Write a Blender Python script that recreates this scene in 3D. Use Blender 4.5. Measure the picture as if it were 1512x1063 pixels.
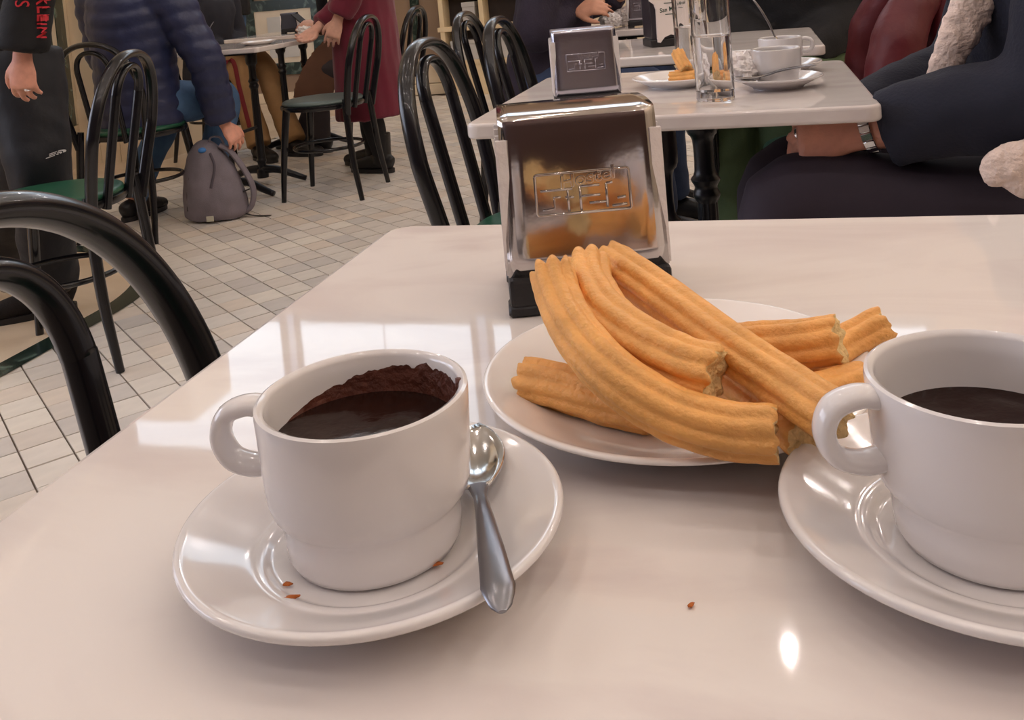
import bpy, bmesh, math, random
import numpy as np
from mathutils import Vector, Matrix, noise as mnoise
from mathutils.bvhtree import BVHTree
for o in list(bpy.data.objects): bpy.data.objects.remove(o)
S = bpy.context.scene
COL = S.collection
rnd = random.Random(7)
V = Vector
PI = math.pi

# ------------------------------------------------------------------ camera
RX = V((0.9649, 0.2469, -0.0865)).normalized()      # camera right, up, forward in the room
FW = V((-0.2508, 0.9661, -0.0605)).normalized()
FW = (FW - RX * FW.dot(RX)).normalized()
UP = RX.cross(FW).normalized()
CAMZ, TZ = 0.95326, 0.74                             # eye height, table top height
FPX, CX, CY = 1401.2, 756.0, 55.0                    # the photo is the lower crop of an upright frame
cam_d = bpy.data.cameras.new('camera'); cam = bpy.data.objects.new('camera', cam_d); COL.objects.link(cam)
cam.matrix_world = Matrix.Translation((0, 0, CAMZ)) @ Matrix((RX, UP, -FW)).transposed().to_4x4()
cam_d.sensor_fit = 'HORIZONTAL'; cam_d.sensor_width = 36
cam_d.lens = FPX / 1512 * 36
cam_d.shift_y = -(531.5 - CY) / 1512
cam_d.clip_start = 0.02
S.camera = cam
CAM = V((0, 0, CAMZ))
def ray(x, y): return RX * ((x - CX) / FPX) - UP * ((y - CY) / FPX) + FW
def onz(x, y, z): d = ray(x, y); return CAM + d * ((z - CAMZ) / d.z)
def ony(x, y, Y): d = ray(x, y); return CAM + d * (Y / d.y)
def onx(x, y, X): d = ray(x, y); return CAM + d * (X / d.x)
def proj(p):
    q = V(p) - CAM; w = q.dot(FW)
    return CX + FPX * q.dot(RX) / w, CY - FPX * q.dot(UP) / w, w

# ------------------------------------------------------------------ world, exposure
W = bpy.data.worlds.new('world'); S.world = W; W.use_nodes = True
W.node_tree.nodes['Background'].inputs[0].default_value = (0.62, 0.76, 1.0, 1)
W.node_tree.nodes['Background'].inputs[1].default_value = 1.0
S.view_settings.view_transform = 'Standard'; S.view_settings.look = 'None'
S.view_settings.gamma = 1; S.view_settings.use_curve_mapping = False
S.view_settings.exposure = -0.08
LAMP_W, WINDOW_W, LAMP_COL = 63.0, 3.0, (1.0, 0.90, 0.845)

# ------------------------------------------------------------------ materials
def lin(c): return tuple(((v / 255 + .055) / 1.055) ** 2.4 if v > 10 else v / 255 / 12.92 for v in c)
MATS = {}
def mat(name, rgb, rough=.5, metal=0, var=0, vscale=8, bump=0, bscale=60, coat=0, trans=0, ior=1.45, sheen=0, stretch=None, emit=0, sss=0):
    if name in MATS: return MATS[name]
    m = bpy.data.materials.new(name); m.use_nodes = True; MATS[name] = m
    nt = m.node_tree; b = nt.nodes['Principled BSDF']; c = lin(rgb)
    b.inputs['Base Color'].default_value = (*c, 1); b.inputs['Roughness'].default_value = rough
    b.inputs['Metallic'].default_value = metal; b.inputs['IOR'].default_value = ior
    b.inputs['Coat Weight'].default_value = coat; b.inputs['Coat Roughness'].default_value = .06
    b.inputs['Transmission Weight'].default_value = trans
    if sheen: b.inputs['Sheen Weight'].default_value = sheen; b.inputs['Sheen Roughness'].default_value = .5
    if sss: b.inputs['Subsurface Weight'].default_value = sss; b.inputs['Subsurface Radius'].default_value = (.01, .004, .002)
    if emit: b.inputs['Emission Color'].default_value = (*c, 1); b.inputs['Emission Strength'].default_value = emit
    tc = nt.nodes.new('ShaderNodeTexCoord'); vec = tc.outputs['Object']
    if stretch:
        mp = nt.nodes.new('ShaderNodeMapping'); mp.inputs['Scale'].default_value = stretch
        nt.links.new(vec, mp.inputs[0]); vec = mp.outputs[0]
    if var:
        n = nt.nodes.new('ShaderNodeTexNoise'); n.inputs['Scale'].default_value = vscale; n.inputs['Detail'].default_value = 5
        nt.links.new(vec, n.inputs['Vector'])
        r = nt.nodes.new('ShaderNodeValToRGB')
        r.color_ramp.elements[0].position = .3; r.color_ramp.elements[1].position = .7
        r.color_ramp.elements[0].color = (*[max(0, v * (1 - var)) for v in c], 1)
        r.color_ramp.elements[1].color = (*[min(1, v * (1 + var)) for v in c], 1)
        nt.links.new(n.outputs[0], r.inputs[0]); nt.links.new(r.outputs[0], b.inputs['Base Color'])
    if bump:
        n2 = nt.nodes.new('ShaderNodeTexNoise'); n2.inputs['Scale'].default_value = bscale; n2.inputs['Detail'].default_value = 4
        nt.links.new(vec, n2.inputs['Vector'])
        bp = nt.nodes.new('ShaderNodeBump'); bp.inputs['Strength'].default_value = bump; bp.inputs['Distance'].default_value = .01
        nt.links.new(n2.outputs[0], bp.inputs['Height']); nt.links.new(bp.outputs[0], b.inputs['Normal'])
    return m
def marble(name, base, vein, rough, scale, lo=.45, hi=.62, stretch=(1, 1, 1), wavy=.0):
    if name in MATS: return MATS[name]
    m = mat(name, base, rough)
    nt = m.node_tree; b = nt.nodes['Principled BSDF']
    tc = nt.nodes.new('ShaderNodeTexCoord'); mp = nt.nodes.new('ShaderNodeMapping'); mp.inputs['Scale'].default_value = stretch
    nt.links.new(tc.outputs['Object'], mp.inputs[0])
    n = nt.nodes.new('ShaderNodeTexNoise'); n.inputs['Scale'].default_value = scale; n.inputs['Detail'].default_value = 8
    n.inputs['Distortion'].default_value = 1.6; nt.links.new(mp.outputs[0], n.inputs['Vector'])
    r = nt.nodes.new('ShaderNodeValToRGB'); e = r.color_ramp.elements
    e[0].position = lo; e[0].color = (*lin(base), 1); e[1].position = hi; e[1].color = (*lin(vein), 1)
    nt.links.new(n.outputs[0], r.inputs[0]); nt.links.new(r.outputs[0], b.inputs['Base Color'])
    if wavy:
        n2 = nt.nodes.new('ShaderNodeTexNoise'); n2.inputs['Scale'].default_value = 14; n2.inputs['Detail'].default_value = 2
        nt.links.new(mp.outputs[0], n2.inputs['Vector'])
        bp = nt.nodes.new('ShaderNodeBump'); bp.inputs['Strength'].default_value = wavy; bp.inputs['Distance'].default_value = .01
        nt.links.new(n2.outputs[0], bp.inputs['Height']); nt.links.new(bp.outputs[0], b.inputs['Normal'])
    return m
M_table = marble('table_marble', (232, 225, 221), (214, 203, 201), .035, 4.0, .42, .72, (1, 2.2, 1), .004)
M_green = marble('green_marble', (30, 46, 40), (112, 134, 122), .25, 9, .52, .80)
M_floor_slab = marble('cream_floor_marble', (226, 206, 180), (206, 182, 152), .3, 1.6, .4, .75, (1, 2, 1))
M_wall = marble('cream_wall_marble', (226, 210, 184), (212, 192, 162), .35, 1.5, .4, .75)
M_tile = [marble('floor_tile_%s' % n, c, tuple(int(v * .9) for v in c), .35, 5, .4, .75) for n, c in
          (('a', (234, 227, 218)), ('b', (226, 217, 207)), ('c', (240, 233, 222)), ('d', (216, 210, 204)), ('e', (234, 222, 208)))]
M_grout = mat('grout', (112, 100, 92), .9, var=.2)
M_china = mat('white_china', (228, 224, 224), .12, coat=.4)
M_plate = mat('plate_china', (240, 236, 234), .14, coat=.3)
M_choc = mat('hot_chocolate', (36, 17, 12), .16, coat=.0, bump=.05, bscale=140)
MATS['hot_chocolate'].node_tree.nodes['Principled BSDF'].inputs['Specular IOR Level'].default_value = .22
M_smear = mat('chocolate_smear', (88, 46, 34), .4, var=.25, vscale=120, bump=.3, bscale=250)
M_churro = mat('churro_crust', (234, 172, 98), .5, var=.15, vscale=55, bump=.24, bscale=420, stretch=(1, 1, 1), sss=.12)
M_dough = mat('churro_crumb', (240, 206, 146), .7, var=.15, vscale=200, bump=.5, bscale=500)
M_steel = mat('polished_steel', (196, 190, 188), .10, 1, bump=.02, bscale=30)
M_steel_b = mat('brushed_steel', (186, 184, 196), .24, 1, bump=.02, bscale=40)
M_spoon = mat('spoon_steel', (206, 204, 202), .14, 1)
M_spoon_h = mat('spoon_steel_dark_reflection', (132, 132, 138), .32, 1)  # same steel as the bowl, dark reflection painted into the handle's colour
M_blackpl = mat('black_plastic', (34, 32, 34), .45, bump=.1, bscale=200)
M_napkin = mat('paper_napkin', (236, 230, 228), .9, bump=.3, bscale=80)
M_chair = mat('black_lacquered_steel', (15, 15, 20), .26, coat=.25)
M_seat = mat('green_vinyl', (34, 84, 62), .35, bump=.06, bscale=220)
M_seat_grey = mat('grey_green_vinyl', (92, 106, 104), .32, bump=.06, bscale=220)
M_iron = mat('black_cast_iron', (20, 20, 26), .32, bump=.06, bscale=90)
M_glass = mat('clear_glass', (255, 255, 255), .0, trans=1, ior=1.45)
M_water = mat('water', (255, 255, 255), .0, trans=1, ior=1.33)
SKIN = lambda n, c: mat('skin_' + n, c, .5, var=.10, vscale=40, bump=.12, bscale=260, sss=.1)

# ------------------------------------------------------------------ mesh helpers
def link(name, me, m=None, parent=None, smooth=True):
    o = bpy.data.objects.new(name, me); COL.objects.link(o)
    if m is not None:
        for mm in (m if isinstance(m, (list, tuple)) else [m]): me.materials.append(mm)
    if smooth: me.polygons.foreach_set('use_smooth', [True] * len(me.polygons))
    if parent: o.parent = parent
    return o
def from_py(name, v, f, m=None, parent=None, smooth=True):
    me = bpy.data.meshes.new(name); me.from_pydata([tuple(x) for x in v], [], f); me.update()
    return link(name, me, m, parent, smooth)
def empty(name, loc, rz=0, label=None, cat=None, group=None):
    o = bpy.data.objects.new(name, None); COL.objects.link(o); o.location = loc; o.rotation_euler = (0, 0, rz)
    o.empty_display_size = .05
    tag(o, label, cat, group); return o
def tag(o, label=None, cat=None, group=None, kind=None):
    if label: o['label'] = label
    if cat: o['category'] = cat
    if group: o['group'] = group
    if kind: o['kind'] = kind
    return o
def copy_tree(o, parent=None):
    c = o.copy(); COL.objects.link(c)
    if parent: c.parent = parent
    for ch in list(o.children): copy_tree(ch, c)
    return c
def sharp(o, ang=35):
    me = o.data; bm = bmesh.new(); bm.from_mesh(me)
    for e in bm.edges:
        if len(e.link_faces) == 2 and e.calc_face_angle(0) > math.radians(ang): e.smooth = False
    bm.to_mesh(me); bm.free(); return o
def box_geo(x0, x1, y0, y1, z0, z1):
    v = [(x, y, z) for z in (z0, z1) for y in (y0, y1) for x in (x0, x1)]
    f = [(0, 2, 3, 1), (4, 5, 7, 6), (0, 1, 5, 4), (2, 6, 7, 3), (0, 4, 6, 2), (1, 3, 7, 5)]
    return v, f
def box(name, x0, x1, y0, y1, z0, z1, m, parent=None, bevel=0, seg=2):
    v, f = box_geo(x0, x1, y0, y1, z0, z1); o = from_py(name, v, f, m, parent, False)
    if bevel: bev(o, bevel, seg)
    return o
def bev(o, w, seg=2, ang=30):
    bm = bmesh.new(); bm.from_mesh(o.data)
    es = [e for e in bm.edges if len(e.link_faces) == 2 and e.calc_face_angle(0) > math.radians(ang)]
    bmesh.ops.bevel(bm, geom=es, offset=w, segments=seg, profile=.5, affect='EDGES', clamp_overlap=True)
    bm.to_mesh(o.data); bm.free()
    o.data.polygons.foreach_set('use_smooth', [True] * len(o.data.polygons)); sharp(o, 40)
    for p in o.data.polygons:               # big flat faces keep their true normal
        if p.area > (w * 5) ** 2 or len(p.vertices) > 8: p.use_smooth = False
    return o
def boxes(name, lst, m, parent=None):
    v, f = [], []
    for b in lst:
        a, c = box_geo(*b); n = len(v); v += a; f += [tuple(i + n for i in q) for q in c]
    return from_py(name, v, f, m, parent, False)
def catmull(pts, n=8):
    P = [V(p) for p in pts]; P = [P[0] * 2 - P[1]] + P + [P[-1] * 2 - P[-2]]; out = []
    for i in range(1, len(P) - 2):
        a, b, c, d = P[i - 1:i + 3]
        for k in range(n):
            t = k / n
            out.append(.5 * ((2 * b) + (c - a) * t + (2 * a - 5 * b + 4 * c - d) * t * t + (3 * b - a - 3 * c + d) * t ** 3))
    out.append(P[-2].copy()); return out
def lerp_list(vals, n):
    xs = np.linspace(0, len(vals) - 1, n); return [float(np.interp(x, range(len(vals)), vals)) for x in xs]
def tube_geo(pts, rad, n=12, side=None, shape=None, cap=True):
    """rings along pts; rad: list of r or (a,b), a along `side`"""
    P = [V(p) for p in pts]; v, f = [], []; prev = V(side) if side is not None else None
    for i, p in enumerate(P):
        t = (P[min(i + 1, len(P) - 1)] - P[max(i - 1, 0)]).normalized()
        if prev is None:
            prev = V((0, 0, 1)) if abs(t.z) < .9 else V((1, 0, 0))
        s = prev - t * prev.dot(t)
        if s.length < 1e-5: s = t.orthogonal()
        s.normalize(); b = t.cross(s)
        if side is None: prev = s
        r = rad[i] if hasattr(rad, '__len__') else rad
        ra, rb = r if hasattr(r, '__len__') else (r, r)
        for k in range(n):
            a = 2 * PI * k / n; q = shape(a, i) if shape else 1
            v.append(p + s * (ra * math.cos(a) * q) + b * (rb * math.sin(a) * q))
    for i in range(len(P) - 1):
        for k in range(n):
            f.append((i * n + k, i * n + (k + 1) % n, (i + 1) * n + (k + 1) % n, (i + 1) * n + k))
    if cap: f.append(tuple(range(n - 1, -1, -1))); f.append(tuple((len(P) - 1) * n + k for k in range(n)))
    return v, f
def join_geo(gs):
    v, f = [], []
    for a, b in gs: n = len(v); v += list(a); f += [tuple(i + n for i in q) for q in b]
    return v, f
def tube(name, pts, rad, m, parent=None, n=12, side=None, cap=True):
    v, f = tube_geo(pts, rad, n, side, None, cap); o = from_py(name, v, f, m, parent); sharp(o, 50); return o
def lathe_geo(prof, n=48, c=(0, 0, 0)):
    v, f = [], []
    for r, z in prof:
        for k in range(n):
            a = 2 * PI * k / n; v.append((c[0] + r * math.cos(a), c[1] + r * math.sin(a), c[2] + z))
    for i in range(len(prof) - 1):
        for k in range(n): f.append((i * n + k, i * n + (k + 1) % n, (i + 1) * n + (k + 1) % n, (i + 1) * n + k))
    if prof[0][0] > 1e-6: f.append(tuple(range(n - 1, -1, -1)))
    if prof[-1][0] > 1e-6: f.append(tuple((len(prof) - 1) * n + k for k in range(n)))
    return v, f
def fix(o):
    bm = bmesh.new(); bm.from_mesh(o.data); bmesh.ops.remove_doubles(bm, verts=bm.verts, dist=1e-6)
    bmesh.ops.recalc_face_normals(bm, faces=bm.faces); bm.to_mesh(o.data); bm.free(); return o
def lathe(name, prof, m, parent=None, n=48, c=(0, 0, 0), ang=45):
    v, f = lathe_geo(prof, n, c); o = from_py(name, v, f, m, parent); fix(o); sharp(o, ang); return o
def smooth_prof(pr, n=5): return [(p.x, p.y) for p in catmull([(r, z, 0) for r, z in pr], n)]
TMP = bpy.data.scenes.new('workbench')              # scratch scene for remeshing, removed at the end
def remeshed(name, gs, voxel, m, parent=None, smooth=4, fold=0, ffreq=9, fstretch=(1, 1, 1), fn=None):
    v, f = join_geo(gs); me = bpy.data.meshes.new('tmp'); me.from_pydata([tuple(x) for x in v], [], f); me.update()
    o = bpy.data.objects.new('tmp', me); TMP.collection.objects.link(o)
    bm = bmesh.new(); bm.from_mesh(me); bmesh.ops.recalc_face_normals(bm, faces=bm.faces); bm.to_mesh(me); bm.free()
    md = o.modifiers.new('r', 'REMESH'); md.mode = 'VOXEL'; md.voxel_size = voxel
    if smooth: sm = o.modifiers.new('s', 'SMOOTH'); sm.iterations = smooth; sm.factor = .5
    TMP.view_layers[0].update(); dg = TMP.view_layers[0].depsgraph; me2 = bpy.data.meshes.new_from_object(o.evaluated_get(dg))
    bpy.data.objects.remove(o); bpy.data.meshes.remove(me)
    if fold or fn:
        me2.update(); nv = len(me2.vertices); co = np.empty(nv * 3, 'f'); no = np.empty(nv * 3, 'f')
        me2.vertices.foreach_get('co', co); me2.vertices.foreach_get('normal', no); co = co.reshape(-1, 3); no = no.reshape(-1, 3)
        dd_ = np.zeros(nv, 'f')
        for i in range(nv):
            p = V(co[i].tolist())
            if fold:
                q = V((p.x * fstretch[0], p.y * fstretch[1], p.z * fstretch[2]))
                dd_[i] += fold * (mnoise.noise(q * ffreq) + .5 * mnoise.noise(q * ffreq * 2.3 + V((3, 1, 7))))
            if fn: dd_[i] += fn(p, None)
        me2.vertices.foreach_set('co', (co + no * dd_[:, None]).ravel()); me2.update()
    me2.name = name
    for i in range(len(me2.materials)): me2.materials.pop()
    return link(name, me2, m, parent)
_fc = {}
def text_geo(s, size, depth=0, bold=0, bevel=0):
    """text as mesh in its own xy plane, centred"""
    cu = bpy.data.curves.new('t', 'FONT'); cu.body = s; cu.size = size; cu.align_x = 'CENTER'; cu.align_y = 'CENTER'
    cu.extrude = depth; cu.bevel_depth = bevel; cu.offset = bold; cu.resolution_u = 3
    o = bpy.data.objects.new('t', cu); TMP.collection.objects.link(o)
    TMP.view_layers[0].update(); dg = TMP.view_layers[0].depsgraph
    me = bpy.data.meshes.new_from_object(o.evaluated_get(dg))
    v = [x.co.copy() for x in me.vertices]; f = [tuple(p.vertices) for p in me.polygons]
    bpy.data.objects.remove(o); bpy.data.curves.remove(cu); bpy.data.meshes.remove(me)
    return v, f

# ------------------------------------------------------------------ the room
FLZ = -0.006
floor = tag(box('floor', -7, 4.5, -3.2, 8.2, -.12, FLZ, M_grout), kind='structure')
CEIL = 5.2
ceiling = tag(box('ceiling', -7, 4.5, -3.2, 8.2, CEIL, CEIL + .1, mat('ceiling_plaster', (176, 164, 148), .8)), kind='structure')
YB = 7.95
wb = tag(boxes('wall_back', [(-7, 4.5, YB + .02, YB + .25, 0, 3.5), (-7, 4.5, YB + .02, YB + .25, 4.95, CEIL),
        (-7, -6.4, YB + .02, YB + .25, 3.5, 4.95), (1.2, 4.5, YB + .02, YB + .25, 3.5, 4.95)], mat('brown_upper_wall', (150, 126, 104), .6, var=.08, vscale=2)), kind='structure')
tag(boxes('wall_front', [(-7, 4.5, -3.2, -3.0, 0, CEIL)], mat('dark_wood_panelling', (74, 52, 48), .5, var=.15, vscale=3)), kind='structure')
tag(boxes('wall_right', [(4.3, 4.5, -3.2, 8.2, 0, CEIL)], M_wall), kind='structure')
tag(boxes('wall_left', [(-7, -6.8, -3.2, 8.2, 0, CEIL)], M_wall), kind='structure')
# stone slabs facing the back wall (the ones in view)
def slabs(parent, x0, x1, z0, z1, w, hh, y, m, skip=()):
    nx = max(1, round((x1 - x0) / w)); nz = max(1, round((z1 - z0) / hh)); dx = (x1 - x0) / nx; dz = (z1 - z0) / nz
    for i in range(nx):
        for j in range(nz):
            a, b, c, d = x0 + i * dx, x0 + (i + 1) * dx, z0 + j * dz, z0 + (j + 1) * dz
            if any(a < s[1] - .01 and b > s[0] + .01 and c < s[3] - .01 and d > s[2] + .01 for s in skip): continue
            o = box('stone_slab', a + .002, b - .002, y, y + .021, c + .002, d - .002, m, parent)
slabs(wb, -4.98, -2.66, .10, 1.42, .29, .22, YB, M_wall, [(-4.62, -3.86, .3, 1.42), (-2.98, -2.9, .42, 1.42)])
slabs(wb, -2.66, .06, .10, .30, .34, .2, YB, M_wall)
slabs(wb, -1.86, .9, .30, 1.42, .34, .28, YB, M_wall)
tag(box('baseboard_back', -6.8, 4.3, YB - .03, YB + .02, 0, .095, mat('baseboard_stone', (232, 214, 184), .35, var=.05), None, .004), kind='structure')
tag(boxes('trim_1', [(-2.985, -2.905, YB - .012, YB + .02, .43, 2.4)], M_green), kind='structure')
# green framed wall panel
tag(boxes('trim_2', [(-4.64, -4.53, YB - .014, YB + .02, .26, 2.2), (-3.95, -3.84, YB - .014, YB + .02, .26, 2.2),
                     (-4.53, -3.95, YB - .014, YB + .02, .26, .37), (-4.53, -3.95, YB - .014, YB + .02, .86, .96)], M_green), kind='structure')
tag(boxes('trim_3', [(-4.53, -3.95, YB - .004, YB + .02, .37, .86)], mat('cream_panel', (222, 208, 184), .4, var=.05)), kind='structure')
tag(boxes('trim_4', [(-4.40, -4.10, YB - .012, YB, .42, .80)], mat('grey_panel', (198, 196, 190), .4, var=.06)), kind='structure')
# pilasters in dark green on the right of the back wall
for i, (a, b) in enumerate(((1.09, 1.18), (1.33, 1.42), (1.62, 1.74))):
    tag(boxes('trim_%d' % (5 + i), [(a, b, YB - .015, YB + .02, .1, 2.6)], M_green), kind='structure')
tag(boxes('trim_8', [(1.185, 1.325, YB - .006, YB + .02, .1, 2.6)], mat('grey_panel', (198, 196, 190))), kind='structure')
slabs(wb, .9, 1.09, .1, 1.42, .2, .28, YB, M_wall)
M_cream = mat('cream_joinery', (226, 206, 170), .45, var=.05)
su = empty('shelf_unit', (0, 0, 0), 0, 'cream framed shelf unit with dark compartments against the back wall', 'shelf')
SX0, SX1, SY0 = -2.66, -1.90, YB - .20
box('back_panel', SX0, SX1, YB - .02, YB - .001, .27, 1.5, mat('recess_shade_brown', (44, 34, 32), .6, var=.2), su)  # shade of a deep recess put into the panel's dark colour
for x in (SX0, -2.30, SX1 - .04): box('upright', x, x + .04, SY0, YB - .02, .3, 1.5, M_cream, su, .003)
for z in (.26, .555, .86, 1.16): box('shelf_board', SX0 - .02, SX1 + .02, SY0 - .01, YB - .02, z, z + .04, M_cream, su, .003)
box('plinth', SX0, SX1, SY0, YB - .035, 0, .26, M_cream, su)
M_box = mat('grey_box_card', (190, 188, 186), .7, var=.06)
for i, (a, b, z0, h, nm) in enumerate(((-2.58, -2.34, .30, .17, 'grey storage box on the lowest shelf by the cream upright'), (-2.22, -2.0, .30, .19, 'grey storage box on the lowest shelf at the far end'), (-2.45, -2.34, .595, .2, 'narrow grey storage box on the middle shelf'), (-2.20, -1.98, .90, .16, 'grey storage box on the upper shelf'))):
    o = empty('storage_box', ((a + b) / 2, SY0 + .09, z0), 0, nm, 'box', 'grey storage boxes on the shelf unit'); w2 = (b - a) / 2
    box('carton', -w2, w2, -.075, .075, 0, h * .8, M_box, o, .003); box('lid', -w2 - .004, w2 + .004, -.079, .079, h * .8, h, M_box, o, .003)
# clerestory windows, daylight behind them
WX = [(-6.38, -4.55), (-4.45, -2.65), (-2.55, -.75), (-.65, 1.18)]
M_pane = bpy.data.materials.new('daylit_pane'); M_pane.use_nodes = True
nt = M_pane.node_tree; nt.nodes.remove(nt.nodes['Principled BSDF']); em = nt.nodes.new('ShaderNodeEmission')
em.inputs[0].default_value = (.74, .87, 1, 1); em.inputs[1].default_value = WINDOW_W
nt.links.new(em.outputs[0], nt.nodes['Material Output'].inputs[0])
for i, (a, b) in enumerate(WX):
    w = tag(boxes('window_%d' % (i + 1), [(a, b, YB, YB + .06, 3.52, 3.58), (a, b, YB, YB + .06, 4.86, 4.93), (a, a + .05, YB, YB + .06, 3.58, 4.86), (b - .05, b, YB, YB + .06, 3.58, 4.86)],
            mat('window_frame_paint', (60, 66, 62), .4)), kind='structure')
    for k in range(2):
        x0 = a + .05 + k * (b - a - .1) / 2; box('pane', x0 + .01, x0 + (b - a - .1) / 2 - .01, YB + .02, YB + .03, 3.58, 4.86, M_pane, w)
# a shop window on the left gives the cool light of the left side
M_pane2 = M_pane.copy(); M_pane2.name = 'shop_pane'; M_pane2.node_tree.nodes['Emission'].inputs[1].default_value = 5.4; M_pane2.node_tree.nodes['Emission'].inputs[0].default_value = (.80, .84, 1, 1)
for i, (a, b) in enumerate(((-2.2, -.5), (-.3, 1.4), (1.6, 3.3))):
    w = tag(boxes('window_%d' % (i + 5), [(-6.8, -6.74, a, b, .9, .98), (-6.8, -6.74, a, b, 3.42, 3.5), (-6.8, -6.74, a, a + .06, .98, 3.42), (-6.8, -6.74, b - .06, b, .98, 3.42)],
            mat('window_frame_paint', (60, 66, 62), .4)), kind='structure')
    box('pane', -6.78, -6.77, a + .06, b - .06, .98, 3.42, M_pane2, w)
# stone pier and the oblique left wall
d0 = V((-4.112, 4.743, 0)); d1 = V((-4.313, 5.222, 0)); dd = (d1 - d0).normalized(); nn = V((-dd.y, dd.x, 0))
ang = math.atan2(dd.y, dd.x)
wl = tag(boxes('wall_left_oblique', [(-3.2, .0, 0.02, .2, 0, 3.2)], M_wall), kind='structure')
wl.location = d1; wl.rotation_euler = (0, 0, ang)
for k in range(7):   # plinth stones
    box('plinth_stone', -.42 * (k + 1) + .002, -.42 * k - .002, .0, .022, .0, .262, M_wall, wl)
for k, (a, b, m) in enumerate(((-.235, -.06, M_green), (-.33, -.24, mat('pale_stone', (214, 202, 180), .4, var=.05)), (-.47, -.335, M_green), (-1.6, -.475, mat('pale_stone', (214, 202, 180))))):
    box('marble_strip', a, b, .004 - .004 * (k % 2 == 0), .022, .266, 3.0, m, wl)
box('stone_edge', -.055, -.002, .0, .022, .266, 3.0, M_wall, wl)
pier = tag(boxes('wall_pier', [(-4.36, -3.72, 5.225, 5.7, 0, 3.2)], M_wall), kind='structure')
for k in range(4): box('stone_slab', -4.31 + k * .147, -4.31 + (k + 1) * .147 - .004, 5.21, 5.226, .0, .42, M_wall, pier)
# ------- floor: cream inlay with a green marble band, small tiles on the skew
def inlay_path(x, y, r, off):
    """quarter-rounded corner at the far right; grows by off"""
    pts = [(x + off, .3)]
    cx, cy = x - r, y - r
    for k in range(25):
        a = PI / 2 * k / 24; pts.append((cx + (r + off) * math.cos(a), cy + (r + off) * math.sin(a)))
    pts.append((-3.9, y + off)); return pts
IX, IY, IR = -2.135, 3.235, .70
inn, out = inlay_path(IX, IY, IR, 0), inlay_path(IX, IY, IR, .082)
v = [(x, y, .0025) for x, y in inn] + [(x, y, .0025) for x, y in out]; n = len(inn)
f = [(i, i + n, i + n + 1, i + 1) for i in range(n - 1)]
from_py('marble_band', v, f, M_green, floor, False)
poly = inn + [(-3.9, .3)]
from_py('cream_inlay', [(x, y, .002) for x, y in poly], [tuple(range(len(poly)))], M_floor_slab, floor, False)
box('cream_slab', -6.8, -3.32, 3.35, 7.9, FLZ, .001, M_floor_slab, floor)
A1 = math.radians(-39.4); e1 = V((math.cos(A1), math.sin(A1), 0)); e2 = V((-e1.y, e1.x, 0)); T1, T2 = .1085, .0962
org = V((-1.5, 2.5, 0)); cand = []
for i in range(-75, 75):
    for j in range(-75, 75):
        c = org + e1 * (i * T1) + e2 * (j * T2)
        if not (-3.3 < c.x < 2.2 and .2 < c.y < 7.85): continue
        if c.x < IX and c.y < IY and not (c.x > IX - IR and c.y > IY - IR and math.hypot(c.x - IX + IR, c.y - IY + IR) > IR + .02): continue
        px, py, w = proj(c)
        if w < .3: continue
        vis = -30 < px < 1540 and py > -20 and (py < 775 - .734 * px if px < 590 else py < 335)
        if not vis and not (-2.3 < c.x < 1.4): continue
        cand.append((not vis, w, i, j, c))
cand.sort(key=lambda t: (t[0], t[1]))
tv, tf = box_geo(-T1 / 2 + .0022, T1 / 2 - .0022, -T2 / 2 + .0022, T2 / 2 - .0022, FLZ, 0)
tmesh = []
for m in M_tile:
    me = bpy.data.meshes.new('floor_tile'); me.from_pydata(tv, [], tf); me.materials.append(m); tmesh.append(me)
for (_, w, i, j, c) in cand[:300]:
    o = bpy.data.objects.new('floor_tile', tmesh[rnd.choice((0, 0, 1, 2, 3, 4))]); COL.objects.link(o); o.parent = floor
    o.location = (c.x, c.y, rnd.uniform(-.0008, .0006)); o.rotation_euler = (rnd.uniform(-.006, .006), rnd.uniform(-.006, .006), A1)
v, f, mi = [], [], []
for (_, w, i, j, c) in cand[300:]:
    n = len(v); k = rnd.choice((0, 0, 1, 2, 3, 4)); z = rnd.uniform(-.0008, .0005)
    v += [c + e1 * p[0] + e2 * p[1] + V((0, 0, p[2] + z)) for p in tv]
    f += [tuple(q + n for q in t) for t in tf[1:]]; mi += [k] * 5
o = from_py('floor_tiles', v, f, M_tile, floor, False); o.data.polygons.foreach_set('material_index', mi); o['kind'] = 'stuff'

# ------------------------------------------------------------------ ceiling lamps
def lamp_proto():
    r = empty('pendant_lamp', (0, 0, 0))
    lathe('bulb', [(0, -.030), (.012, -.028), (.022, -.020), (.028, -.004), (.026, .014), (.02, .04), (.016, .072)], mat('lamp_glow', (255, 255, 255)), r, 20)
    lathe('cap', [(.0, .12), (.012, .12), (.028, .1), (.03, .066), (.0, .066)], mat('brass', (170, 130, 70), .3, 1), r, 16)
    tube('cord', [(0, 0, .12), (0, 0, CEIL - 4.0)], .004, M_blackpl, r, 6)
    return r
mg = MATS['lamp_glow'] if 'lamp_glow' in MATS else None
lp = lamp_proto(); mg = MATS['lamp_glow']; bb = mg.node_tree.nodes['Principled BSDF']
bb.inputs['Emission Color'].default_value = (*LAMP_COL, 1); bb.inputs['Emission Strength'].default_value = LAMP_W * 8
first = True
for ix, x in enumerate((-3.2, -1.5, -.07, 1.6, 3.0)):
    for iy, y in enumerate((-1.9, -.6, .9, 2.3, 4.74, 6.6)):
        if iy == 4 and ix < 2: continue
        o = lp if first else copy_tree(lp); first = False
        o.location = (x + .25 * (iy % 2), y, 4.0)
        tag(o, 'round brass-capped pendant lamp hanging from the high ceiling', 'lamp', 'pendant lamps over the tables')

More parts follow.
